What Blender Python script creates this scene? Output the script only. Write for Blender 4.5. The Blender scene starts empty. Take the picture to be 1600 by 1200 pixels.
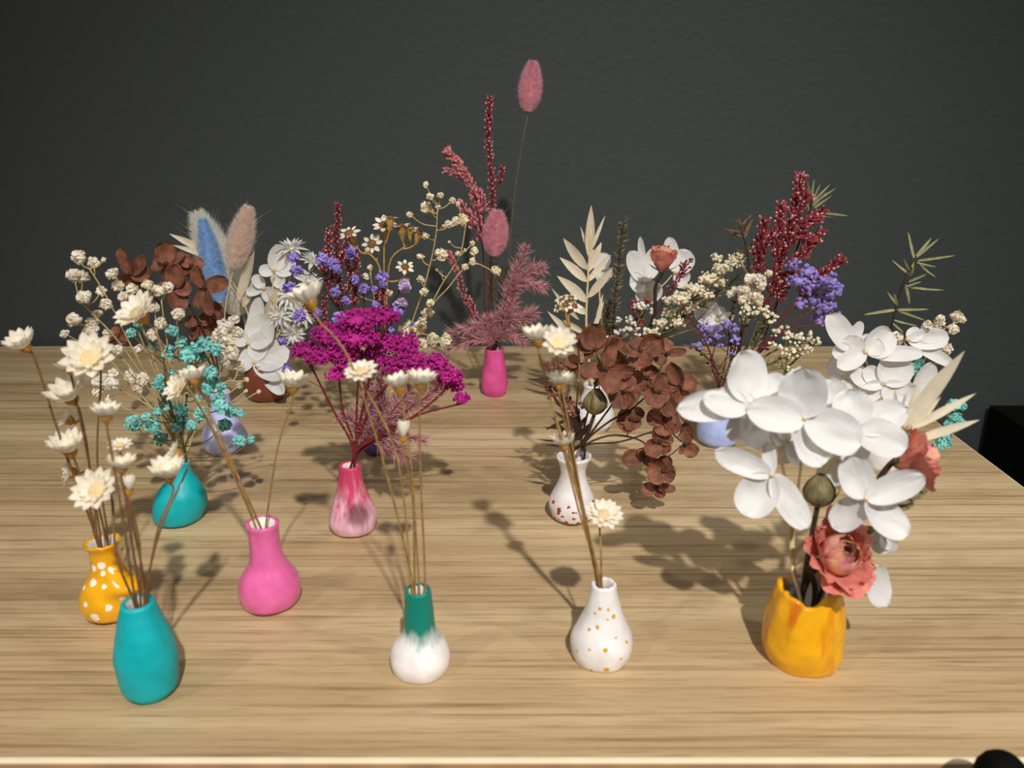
import bpy, math, random
from mathutils import Vector, Matrix, noise
# ------------------------------------------------------------------ camera, world, lights, exposure
V = Vector
TZ = 0.75            # table top height
FPX = 1300.0         # focal length in pixels of the 1600x1200 frame
PITCH = math.radians(18.7)
CAM = V((0, 0, TZ + 0.20))
RT = V((1, 0, 0)); FW = V((0, math.cos(PITCH), -math.sin(PITCH))); UP = V((0, math.sin(PITCH), math.cos(PITCH)))
scene = bpy.context.scene
C = scene.collection
cd = bpy.data.cameras.new('camera'); cam = bpy.data.objects.new('camera', cd); C.objects.link(cam)
cam.location = CAM; cam.rotation_euler = (math.pi / 2 - PITCH, 0, 0)
cd.sensor_width = 36; cd.lens = FPX / 1600 * 36; cd.clip_start = 0.01
cd.dof.use_dof = True; cd.dof.focus_distance = 0.46; cd.dof.aperture_fstop = 14
scene.camera = cam
w = bpy.data.worlds.new('world'); scene.world = w; w.use_nodes = True
w.node_tree.nodes['Background'].inputs[0].default_value = (1.0, 0.985, 0.96, 1)
w.node_tree.nodes['Background'].inputs[1].default_value = 0.165
def spot(name, d, dist, power, radius, angle, blend, col, tgt=(0.02, 0.33, TZ)):
    l = bpy.data.lights.new(name, 'SPOT'); o = bpy.data.objects.new(name, l); C.objects.link(o)
    d = V(d).normalized(); o.location = V(tgt) + d * dist
    o.rotation_euler = d.to_track_quat('Z', 'Y').to_euler()
    l.energy = power; l.shadow_soft_size = radius; l.spot_size = math.radians(angle); l.spot_blend = blend; l.color = col
spot('ceiling_spot', (0.12, -0.87, 1), 2.0, 154, 0.026, 38, 1.0, (1, 0.965, 0.92), (0.09, 0.27, TZ))
spot('ceiling_spot', (0.95, -0.55, 1), 2.1, 25, 0.035, 46, 0.9, (1, 0.97, 0.92))
spot('ceiling_spot', (-0.75, -0.6, 1), 2.1, 25, 0.035, 46, 0.9, (1, 0.97, 0.92))
scene.view_settings.view_transform = 'Standard'; scene.view_settings.look = 'None'
scene.view_settings.exposure = 0.0; scene.view_settings.gamma = 1; scene.view_settings.use_curve_mapping = False

# ------------------------------------------------------------------ helpers
def at(px, py, Y):
    d = FW + RT * ((px - 800) / FPX) - UP * ((py - 600) / FPX)
    return CAM + d * (Y / d.y)
def ground(px, py):
    d = FW + RT * ((px - 800) / FPX) - UP * ((py - 600) / FPX)
    return CAM + d * ((TZ - CAM.z) / d.z)
def scl(P): return (P - CAM).dot(FW) / FPX           # metres per pixel at P
def cvec(r, u, t): return (RT * r + UP * u - FW * t).normalized()   # right, up, towards the viewer
rng = random.Random(7)
def lin(c):
    return tuple(((x / 255) / 12.92 if x / 255 <= 0.04045 else (((x / 255) + 0.055) / 1.055) ** 2.4) for x in c)

class MB:
    def __init__(s): s.v = []; s.f = []; s.m = []; s.uv = {}
    def add(s, vs, fs, mi=0):
        o = len(s.v); s.v += [tuple(p) for p in vs]
        for f in fs: s.f.append(tuple(i + o for i in f)); s.m.append(mi)
    def mesh(s, name, mats, smooth=True, uv=None):
        me = bpy.data.meshes.new(name); me.from_pydata(s.v, [], s.f)
        for m in (mats if isinstance(mats, (list, tuple)) else [mats]): me.materials.append(m)
        me.polygons.foreach_set('material_index', s.m)
        me.polygons.foreach_set('use_smooth', [smooth] * len(s.f))
        if uv:
            l = me.uv_layers.new(name='uv'); 
            for lp in me.loops: l.data[lp.index].uv = uv[lp.vertex_index]
        me.update(); return me

def part(name, me, parent, mat4=None):
    o = bpy.data.objects.new(name, me); C.objects.link(o); o.parent = parent
    if mat4 is not None: o.matrix_local = mat4
    return o
def thing(name, label, cat, loc, group=None):
    o = bpy.data.objects.new(name, None); C.objects.link(o); o.location = loc; o.empty_display_size = 0.01
    o['label'] = label; o['category'] = cat
    if group: o['group'] = group
    return o

def crom(pts, n=6):
    pts = [V(p) for p in pts]
    if len(pts) < 3:
        return [pts[0].lerp(pts[-1], i / n) for i in range(n + 1)]
    P = [pts[0] * 2 - pts[1]] + pts + [pts[-1] * 2 - pts[-2]]; out = []
    for i in range(1, len(P) - 2):
        a, b, c, d = P[i - 1], P[i], P[i + 1], P[i + 2]
        for k in range(n):
            t = k / n
            out.append(0.5 * (2 * b + (c - a) * t + (2 * a - 5 * b + 4 * c - d) * t * t + (3 * b - a - 3 * c + d) * t ** 3))
    out.append(pts[-1]); return out
def tube(mb, pts, r0, r1, sides=5, mi=0, org=V((0, 0, 0)), cap=True):
    n = len(pts); vs = []; fs = []
    ref = V((0.31, 0.9, 0.2))
    for i, p in enumerate(pts):
        t = (pts[min(i + 1, n - 1)] - pts[max(i - 1, 0)])
        t = t.normalized() if t.length > 1e-9 else V((0, 0, 1))
        a = t.cross(ref); a = a.normalized() if a.length > 1e-6 else t.orthogonal().normalized(); b = t.cross(a)
        r = r0 + (r1 - r0) * i / max(n - 1, 1)
        for k in range(sides):
            q = 2 * math.pi * k / sides
            vs.append(p - org + a * (r * math.cos(q)) + b * (r * math.sin(q)))
    for i in range(n - 1):
        for k in range(sides):
            k2 = (k + 1) % sides
            fs.append((i * sides + k, i * sides + k2, (i + 1) * sides + k2, (i + 1) * sides + k))
    if cap: fs.append(tuple(range(sides))[::-1]); fs.append(tuple((n - 1) * sides + k for k in range(sides)))
    mb.add(vs, fs, mi)

# ------------------------------------------------------------------ materials
def mat(name, rgb, rough=0.6, var=0.18, scale=400, trans=0.0, bump=0.0, coat=0.0, alt=None, veins=False, spec=0.4, rnd=0.15, sheen=0.0):
    m = bpy.data.materials.new(name); m.use_nodes = True; N = m.node_tree.nodes; L = m.node_tree.links
    b = N['Principled BSDF']; out = N['Material Output']
    b.inputs['Roughness'].default_value = rough; b.inputs['Specular IOR Level'].default_value = spec
    b.inputs['Coat Weight'].default_value = coat; b.inputs['Coat Roughness'].default_value = 0.08
    if sheen: b.inputs['Sheen Weight'].default_value = sheen
    tc = N.new('ShaderNodeTexCoord'); nz = N.new('ShaderNodeTexNoise'); nz.inputs['Scale'].default_value = scale; nz.inputs['Detail'].default_value = 3
    L.new(tc.outputs['Object'], nz.inputs['Vector'])
    oi = N.new('ShaderNodeObjectInfo')
    mx = N.new('ShaderNodeMix'); mx.data_type = 'RGBA'
    c = lin(rgb)
    c2 = lin(alt) if alt else tuple(min(1, x * (1 + var)) for x in c)
    c1 = c if alt else tuple(x * (1 - var) for x in c)
    mx.inputs[6].default_value = (*c1, 1); mx.inputs[7].default_value = (*c2, 1)
    mr = N.new('ShaderNodeMapRange'); mr.inputs[1].default_value = 0.35; mr.inputs[2].default_value = 0.65
    L.new(nz.outputs['Fac'], mr.inputs[0]); L.new(mr.outputs[0], mx.inputs[0])
    hv = N.new('ShaderNodeHueSaturation')
    ma = N.new('ShaderNodeMath'); ma.operation = 'MULTIPLY_ADD'; ma.inputs[1].default_value = rnd * 2; ma.inputs[2].default_value = 1 - rnd
    L.new(oi.outputs['Random'], ma.inputs[0]); L.new(ma.outputs[0], hv.inputs['Value']); L.new(mx.outputs[2], hv.inputs['Color'])
    col = hv.outputs['Color']
    hgt = nz.outputs['Fac']
    if veins:
        sx = N.new('ShaderNodeSeparateXYZ'); L.new(tc.outputs['UV'], sx.inputs[0])
        wv = N.new('ShaderNodeMath'); wv.operation = 'MULTIPLY'; wv.inputs[1].default_value = 34
        L.new(sx.outputs['Y'], wv.inputs[0])
        sn = N.new('ShaderNodeMath'); sn.operation = 'SINE'; L.new(wv.outputs[0], sn.inputs[0])
        pw = N.new('ShaderNodeMath'); pw.operation = 'MULTIPLY_ADD'; pw.inputs[1].default_value = 0.22; L.new(sn.outputs[0], pw.inputs[0]); L.new(nz.outputs['Fac'], pw.inputs[2])
        hgt = pw.outputs[0]
        vm = N.new('ShaderNodeMix'); vm.data_type = 'RGBA'; vm.blend_type = 'MULTIPLY'
        gt = N.new('ShaderNodeMath'); gt.operation = 'GREATER_THAN'; gt.inputs[1].default_value = 0.93; L.new(sn.outputs[0], gt.inputs[0])
        g2 = N.new('ShaderNodeMath'); g2.operation = 'MULTIPLY'; g2.inputs[1].default_value = veins; L.new(gt.outputs[0], g2.inputs[0])
        L.new(g2.outputs[0], vm.inputs[0]); L.new(col, vm.inputs[6]); vm.inputs[7].default_value = (0.35, 0.25, 0.25, 1); col = vm.outputs[2]
    L.new(col, b.inputs['Base Color'])
    if bump:
        bp = N.new('ShaderNodeBump'); bp.inputs['Strength'].default_value = bump; bp.inputs['Distance'].default_value = 0.0006
        L.new(hgt, bp.inputs['Height']); L.new(bp.outputs[0], b.inputs['Normal'])
    if trans:
        tr = N.new('ShaderNodeBsdfTranslucent'); L.new(col, tr.inputs['Color'])
        ms = N.new('ShaderNodeMixShader'); ms.inputs[0].default_value = trans
        L.new(b.outputs[0], ms.inputs[1]); L.new(tr.outputs[0], ms.inputs[2]); L.new(ms.outputs[0], out.inputs['Surface'])
    return m

M = {}
M['white_petal'] = mat('white_petal', (234, 233, 231), 0.65, 0.03, 90, 0.25, 0.10, veins=0.02, rnd=0.03)
M['brown_petal'] = mat('brown_petal', (152, 98, 74), 0.7, 0.25, 200, 0.2, 0.4, alt=(112, 68, 50), veins=0.35, rnd=0.18)
M['daisy_petal'] = mat('daisy_petal', (248, 241, 224), 0.55, 0.04, 300, 0.3, rnd=0.05)
M['daisy_disc'] = mat('daisy_disc', (228, 202, 152), 0.8, 0.15, 1500, 0.1, 0.6)
M['calyx'] = mat('calyx', (190, 138, 58), 0.55, 0.25, 500)
M['tan_stem'] = mat('tan_stem', (150, 116, 66), 0.6, 0.25, 300)
M['brown_stem'] = mat('brown_stem', (118, 84, 50), 0.6, 0.25, 300)
M['straw_stem'] = mat('straw_stem', (186, 160, 108), 0.65, 0.2, 300)
M['cream_stem'] = mat('cream_stem', (214, 192, 146), 0.65, 0.12, 300)
M['dark_stem'] = mat('dark_stem', (58, 36, 28), 0.65, 0.3, 300)
M['red_stem'] = mat('red_stem', (104, 24, 34), 0.6, 0.25, 300)
M['green_stem'] = mat('green_stem', (96, 92, 56), 0.6, 0.25, 300)
M['cream_puff'] = mat('cream_puff', (250, 238, 220), 0.8, 0.1, 700, 0.25, rnd=0.08)
M['yellow_puff'] = mat('yellow_puff', (244, 234, 204), 0.8, 0.1, 700, 0.2, rnd=0.08)
M['white_puff'] = mat('white_puff', (240, 234, 222), 0.8, 0.08, 700, 0.25, rnd=0.06)
M['teal_puff'] = mat('teal_puff', (172, 228, 218), 0.8, 0.2, 500, 0.2, alt=(116, 206, 202), rnd=0.18)
M['purple_puff'] = mat('purple_puff', (162, 142, 214), 0.75, 0.2, 500, 0.2, rnd=0.15)
M['lilac_puff'] = mat('lilac_puff', (206, 184, 216), 0.75, 0.2, 500, 0.2)
M['magenta'] = mat('magenta', (206, 44, 154), 0.75, 0.3, 900, 0.15, alt=(168, 24, 122), rnd=0.12)
M['heather'] = mat('heather', (128, 48, 54), 0.6, 0.3, 900)
M['heather_tip'] = mat('heather_tip', (216, 158, 156), 0.6, 0.15, 900)
M['rosy'] = mat('rosy', (192, 106, 112), 0.7, 0.25, 700, 0.1)
M['fern'] = mat('fern', (212, 160, 164), 0.7, 0.22, 300, 0.15, alt=(188, 134, 140))
M['tail_pink'] = mat('tail_pink', (248, 196, 208), 0.85, 0.1, 300, 0.5, rnd=0.02)
M['tail_blue'] = mat('tail_blue', (186, 218, 250), 0.85, 0.1, 300, 0.5, rnd=0.02)
M['tail_blush'] = mat('tail_blush', (250, 234, 224), 0.85, 0.08, 300, 0.5, rnd=0.02)
M['tail_white'] = mat('tail_white', (253, 250, 242), 0.85, 0.06, 300, 0.5, rnd=0.02)
M['ruscus'] = mat('ruscus', (228, 216, 190), 0.6, 0.08, 120, 0.25, 0.2, veins=0.12, rnd=0.05)
M['olive_leaf'] = mat('olive_leaf', (140, 136, 92), 0.6, 0.2, 300, 0.1)
M['rosemary'] = mat('rosemary', (122, 114, 88), 0.6, 0.25, 300, 0.1)
M['russet_leaf'] = mat('russet_leaf', (104, 74, 46), 0.6, 0.25, 300, 0.1)
M['bud_green'] = mat('bud_green', (128, 116, 78), 0.6, 0.2, 250, 0.0, 0.4, alt=(98, 88, 56), veins=0.2)
M['rose_outer'] = mat('rose_outer', (226, 142, 120), 0.7, 0.25, 220, 0.15, 0.5, alt=(208, 112, 106), veins=0.15)
M['rose_inner'] = mat('rose_inner', (210, 118, 140), 0.7, 0.2, 120, 0.1, 0.5, alt=(222, 176, 120), veins=0.12)
M['cup_gold'] = mat('cup_gold', (172, 136, 74), 0.5, 0.25, 500)
M['disc_brown'] = mat('disc_brown', (122, 80, 44), 0.8, 0.25, 1500, 0, 0.6)
M['dark_red'] = mat('dark_red', (132, 70, 62), 0.65, 0.3, 700)
M['vase_inner'] = mat('vase_inner', (226, 220, 212), 0.7, 0.05, 200)

def vase_mat(name, rgb, rough=0.35, coat=0.3, var=0.08, dots=None, dotcol=None, wob=0.0012, streak=None, bump=0.25, lines=None):
    m = mat(name, rgb, rough, var, 120, 0, 0, coat, rnd=0.0)
    N = m.node_tree.nodes; L = m.node_tree.links; b = N['Principled BSDF']
    src = b.inputs['Base Color'].links[0].from_socket
    tc = N.new('ShaderNodeTexCoord')
    nb = N.new('ShaderNodeTexNoise'); nb.inputs['Scale'].default_value = 160; nb.inputs['Detail'].default_value = 4; L.new(tc.outputs['Object'], nb.inputs['Vector'])
    bp = N.new('ShaderNodeBump'); bp.inputs['Strength'].default_value = bump; bp.inputs['Distance'].default_value = 0.0012
    L.new(nb.outputs['Fac'], bp.inputs['Height']); L.new(bp.outputs[0], b.inputs['Normal']); L.new(bp.outputs[0], b.inputs['Coat Normal'])
    def mixcol(fac, col2, src):
        x = N.new('ShaderNodeMix'); x.data_type = 'RGBA'; L.new(fac, x.inputs[0]); L.new(src, x.inputs[6]); x.inputs[7].default_value = (*lin(col2), 1)
        return x.outputs[2]
    def math2(op, a, bb, c=None):
        x = N.new('ShaderNodeMath'); x.operation = op
        for i, q in enumerate((a, bb, c)):
            if q is None: continue
            if isinstance(q, (int, float)): x.inputs[i].default_value = q
            else: L.new(q, x.inputs[i])
        return x.outputs[0]
    if streak:      # (z0, z1, colour, sharp): colour above z1, faded to base below z0, in vertical brush streaks
        z0, z1, c2, amp = streak
        mp = N.new('ShaderNodeMapping'); mp.inputs['Scale'].default_value = (420, 420, 40); L.new(tc.outputs['Object'], mp.inputs[0])
        ns = N.new('ShaderNodeTexNoise'); ns.inputs['Scale'].default_value = 1; ns.inputs['Detail'].default_value = 4; L.new(mp.outputs[0], ns.inputs['Vector'])
        sz = N.new('ShaderNodeSeparateXYZ'); L.new(tc.outputs['Object'], sz.inputs[0])
        f = math2('MULTIPLY_ADD', math2('SUBTRACT', ns.outputs['Fac'], 0.5), amp, sz.outputs['Z'])
        mr = N.new('ShaderNodeMapRange'); mr.inputs[1].default_value = z0; mr.inputs[2].default_value = z1; L.new(f, mr.inputs[0])
        src = mixcol(mr.outputs[0], c2, src)
    if lines:
        mp = N.new('ShaderNodeMapping'); mp.inputs['Scale'].default_value = (170, 170, 34); L.new(tc.outputs['Object'], mp.inputs[0])
        ns = N.new('ShaderNodeTexNoise'); ns.inputs['Scale'].default_value = 1; ns.inputs['Detail'].default_value = 2; L.new(mp.outputs[0], ns.inputs['Vector'])
        mr = N.new('ShaderNodeMapRange'); mr.inputs[1].default_value = 0.55; mr.inputs[2].default_value = 0.72; L.new(ns.outputs['Fac'], mr.inputs[0])
        src = mixcol(mr.outputs[0], lines, src)
    if dots:
        nv = N.new('ShaderNodeTexNoise'); nv.inputs['Scale'].default_value = 700; L.new(tc.outputs['Object'], nv.inputs['Vector'])
        sb = N.new('ShaderNodeVectorMath'); sb.operation = 'MULTIPLY_ADD'; L.new(nv.outputs['Color'], sb.inputs[0])
        sb.inputs[1].default_value = (wob * 2,) * 3; L.new(tc.outputs['Object'], sb.inputs[2])
        s2 = N.new('ShaderNodeVectorMath'); s2.operation = 'SUBTRACT'; L.new(sb.outputs[0], s2.inputs[0]); s2.inputs[1].default_value = (wob,) * 3
        acc = None
        for p, r in dots:
            ds = N.new('ShaderNodeVectorMath'); ds.operation = 'DISTANCE'; L.new(s2.outputs[0], ds.inputs[0]); ds.inputs[1].default_value = p
            lt = math2('LESS_THAN', ds.outputs['Value'], r); acc = lt if acc is None else math2('MAXIMUM', acc, lt)
        src = mixcol(acc, dotcol, src)
    L.new(src, b.inputs['Base Color'])
    return m

# ------------------------------------------------------------------ the setting
def surf_mat(name):
    m = bpy.data.materials.new(name); m.use_nodes = True; return m, m.node_tree.nodes, m.node_tree.links
def oak():
    m, N, L = surf_mat('oak_laminate'); b = N['Principled BSDF']; b.inputs['Roughness'].default_value = 0.42; b.inputs['Specular IOR Level'].default_value = 0.35
    tc = N.new('ShaderNodeTexCoord')
    def nz(sc, det, rot=0, dist=0):
        mp = N.new('ShaderNodeMapping'); mp.inputs['Scale'].default_value = sc; L.new(tc.outputs['Object'], mp.inputs[0])
        n = N.new('ShaderNodeTexNoise'); n.inputs['Scale'].default_value = 1; n.inputs['Detail'].default_value = det; n.inputs['Distortion'].default_value = dist
        L.new(mp.outputs[0], n.inputs['Vector']); return n.outputs['Fac']
    def ramp(f, st):
        r = N.new('ShaderNodeValToRGB'); L.new(f, r.inputs[0])
        e = r.color_ramp.elements; e[0].position = st[0][0]; e[0].color = (*st[0][1], 1); e[1].position = st[-1][0]; e[1].color = (*st[-1][1], 1)
        for p, c in st[1:-1]: x = e.new(p); x.color = (*c, 1)
        return r.outputs[0]
    def mul(a, bb, fac=1.0):
        x = N.new('ShaderNodeMix'); x.data_type = 'RGBA'; x.blend_type = 'MULTIPLY'; x.inputs[0].default_value = fac
        L.new(a, x.inputs[6]); L.new(bb, x.inputs[7]); return x.outputs[2]
    broad = ramp(nz((1.6, 42, 1), 4, dist=0.2), [(0.3, lin((182, 154, 116))), (0.5, lin((200, 173, 132))), (0.72, lin((216, 192, 152)))])
    fine = ramp(nz((7, 420, 1), 4, dist=0.15), [(0.32, (0.52, 0.48, 0.42)), (0.46, (0.90, 0.89, 0.87)), (0.66, (1.0, 1.0, 1.0))])
    pore = ramp(nz((45, 1300, 1), 2), [(0.32, (0.70, 0.66, 0.6)), (0.44, (1, 1, 1)), (1.0, (1, 1, 1))])
    patch = ramp(nz((5, 14, 1), 3), [(0.35, (0.86, 0.84, 0.82)), (0.6, (1, 1, 1)), (1, (1, 1, 1))])
    c = mul(mul(mul(broad, fine, 0.9), pore, 0.85), patch, 0.7)
    L.new(c, b.inputs['Base Color'])
    bp = N.new('ShaderNodeBump'); bp.inputs['Strength'].default_value = 0.12; bp.inputs['Distance'].default_value = 0.0003
    L.new(nz((45, 1300, 1), 2), bp.inputs['Height']); L.new(bp.outputs[0], b.inputs['Normal'])
    return m
def wallpaint():
    m, N, L = surf_mat('charcoal_paint'); b = N['Principled BSDF']; b.inputs['Roughness'].default_value = 0.62; b.inputs['Specular IOR Level'].default_value = 0.3
    b.inputs['Base Color'].default_value = (*lin((62, 67, 66)), 1)
    tc = N.new('ShaderNodeTexCoord'); n = N.new('ShaderNodeTexNoise'); n.inputs['Scale'].default_value = 190; n.inputs['Detail'].default_value = 3
    L.new(tc.outputs['Object'], n.inputs['Vector'])
    bp = N.new('ShaderNodeBump'); bp.inputs['Strength'].default_value = 0.35; bp.inputs['Distance'].default_value = 0.0015
    L.new(n.outputs['Fac'], bp.inputs['Height']); L.new(bp.outputs[0], b.inputs['Normal'])
    return m
M['oak'] = oak(); M['wall'] = wallpaint()
M['edge'] = mat('edge_band', (186, 140, 100), 0.5, 0.15, 60)
M['edge_highlight'] = mat('highlight_arris', (246, 226, 192), 0.5, 0.05, 60)  # paler than the edge band: bevel highlight put into the colour
M['floor'] = mat('floor_vinyl', (70, 66, 62), 0.6, 0.15, 6)
M['black'] = mat('black_paint', (8, 8, 8), 0.7, 0.2, 50, spec=0.1)
M['black_soft'] = mat('black_rubber', (7, 7, 7), 0.8, 0.2, 200, spec=0.1)

def boxv(mb, a, b, mi=0, bev=0.0):
    x0, y0, z0 = a; x1, y1, z1 = b
    vs = [(x0, y0, z0), (x1, y0, z0), (x1, y1, z0), (x0, y1, z0), (x0, y0, z1), (x1, y0, z1), (x1, y1, z1), (x0, y1, z1)]
    mb.add(vs, [(3, 2, 1, 0), (4, 5, 6, 7), (0, 1, 5, 4), (1, 2, 6, 5), (2, 3, 7, 6), (3, 0, 4, 7)], mi)
def bx(name, a, b, m, parent=None, bev=0.0):
    mb = MB(); boxv(mb, a, b); me = mb.mesh(name, m, smooth=False)
    o = bpy.data.objects.new(name, me); C.objects.link(o)
    if parent: o.parent = parent
    if bev:
        md = o.modifiers.new('bevel', 'BEVEL'); md.width = bev; md.segments = 2
    return o
fl = bx('floor', (-2.5, -2.2, -0.05), (2.5, 0.80, 0), M['floor']); fl['kind'] = 'structure'; fl['label'] = 'dark floor beneath the oak table'
wb = bx('wall_back', (-2.5, 0.70, 0), (2.5, 0.80, 2.5), M['wall']); wb['kind'] = 'structure'; wb['label'] = 'charcoal painted wall behind the table'
TX0, TX1, TY0, TY1 = -0.80, 0.2815, 0.2138, 0.6925
tb = thing('table', 'light oak laminate table carrying the little vases', 'table', (0, 0.45, 0))
def tpart(n, a, b, m, bev=0):
    o = V((0, 0.45, 0)); return bx(n, V(a) - o, V(b) - o, m, tb, bev)
tpart('table_top', (TX0, TY0 + 0.0012, TZ - 0.024), (TX1 - 0.0012, TY1, TZ), M['oak'])
e = tpart('edge_band', (TX0, TY0, TZ - 0.024), (TX1, TY0 + 0.0012, TZ - 0.0012), M['edge'])
e = tpart('edge_band', (TX1 - 0.0012, TY0 + 0.0012, TZ - 0.024), (TX1, TY1, TZ - 0.0006), M['edge_highlight'])  # right edge in the pale colour, a painted bevel highlight
mbt = MB()   # rounded front arris, its bright highlight painted in with a pale colour
pr = [(TY0 + 0.0012 - 0.0012 * math.cos(q), TZ - 0.0012 + 0.0012 * math.sin(q)) for q in [i * math.pi / 8 for i in range(5)]] + [(TY0 + 0.0017, TZ + 0.00005), (TY0 + 0.0017, TZ - 0.0012)]
vs = [(x, y - 0.45, z) for x in (TX0, TX1) for (y, z) in pr]; k = len(pr)
mbt.add(vs, [(i, (i + 1) % k, (i + 1) % k + k, i + k) for i in range(k)] + [tuple(range(k))[::-1], tuple(range(k, 2 * k))])
part('highlight_arris', mbt.mesh('highlight_arris', M['edge_highlight'], False), tb)
for x in (TX0 + 0.03, TX1 - 0.07):
    for y in (TY0 + 0.03, TY1 - 0.07):
        tpart('leg', (x, y, 0), (x + 0.04, y + 0.04, TZ - 0.024), M['oak'], 0.002)
# black cabinet standing right of the table against the wall
cp = at(1546, 633, 0.695)
cb = thing('cabinet', 'plain black cabinet standing by the wall right of the table', 'cabinet', (cp.x + 0.22, 0.64, 0))
def cpart(n, a, b): return bx(n, V(a) - V(cb.location), V(b) - V(cb.location), M['black'], cb, 0.001)
cpart('body', (cp.x, 0.604, 0.0), (cp.x + 0.45, 0.695, cp.z))
cpart('door', (cp.x + 0.004, 0.60, 0.05), (cp.x + 0.222, 0.604, cp.z - 0.01)); cpart('door', (cp.x + 0.228, 0.60, 0.05), (cp.x + 0.446, 0.604, cp.z - 0.01))
# chair whose rounded black post tops the lower right corner of the view
pp = at(1572, 1181, 0.196)
ch = thing('chair', 'black chair whose round post rises before the table edge', 'chair', (pp.x + 0.17, 0.0, 0))
def post(n, x, y, z0, z1, r):
    mb = MB(); pts = [V((x, y, z0)), V((x, y, z1 - r))]
    tube(mb, pts, r, r, 16, 0, V(ch.location), True)
    vs = []; fs = []
    for i in range(6):
        q = i / 5 * math.pi / 2
        for k in range(16):
            a = 2 * math.pi * k / 16; vs.append(V((x + r * math.cos(q) * math.cos(a), y + r * math.cos(q) * math.sin(a), z1 - r + r * math.sin(q))) - V(ch.location))
    for i in range(5):
        for k in range(16): fs.append((i * 16 + k, i * 16 + (k + 1) % 16, (i + 1) * 16 + (k + 1) % 16, (i + 1) * 16 + k))
    mb.add(vs, fs); return part(n, mb.mesh(n, M['black_soft']), ch)
post('back_post', pp.x, 0.196, 0, pp.z, 0.0075); post('back_post', pp.x + 0.36, 0.196, 0, pp.z, 0.0075)
post('leg', pp.x, -0.16, 0, 0.44, 0.0075); post('leg', pp.x + 0.36, -0.16, 0, 0.44, 0.0075)
def chb(n, a, b): return bx(n, V(a) - V(ch.location), V(b) - V(ch.location), M['black_soft'], ch, 0.004)
chb('seat', (pp.x - 0.01, -0.18, 0.43), (pp.x + 0.37, 0.185, 0.455)); chb('back_rail', (pp.x, 0.19, 0.60), (pp.x + 0.36, 0.202, 0.66))

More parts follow.
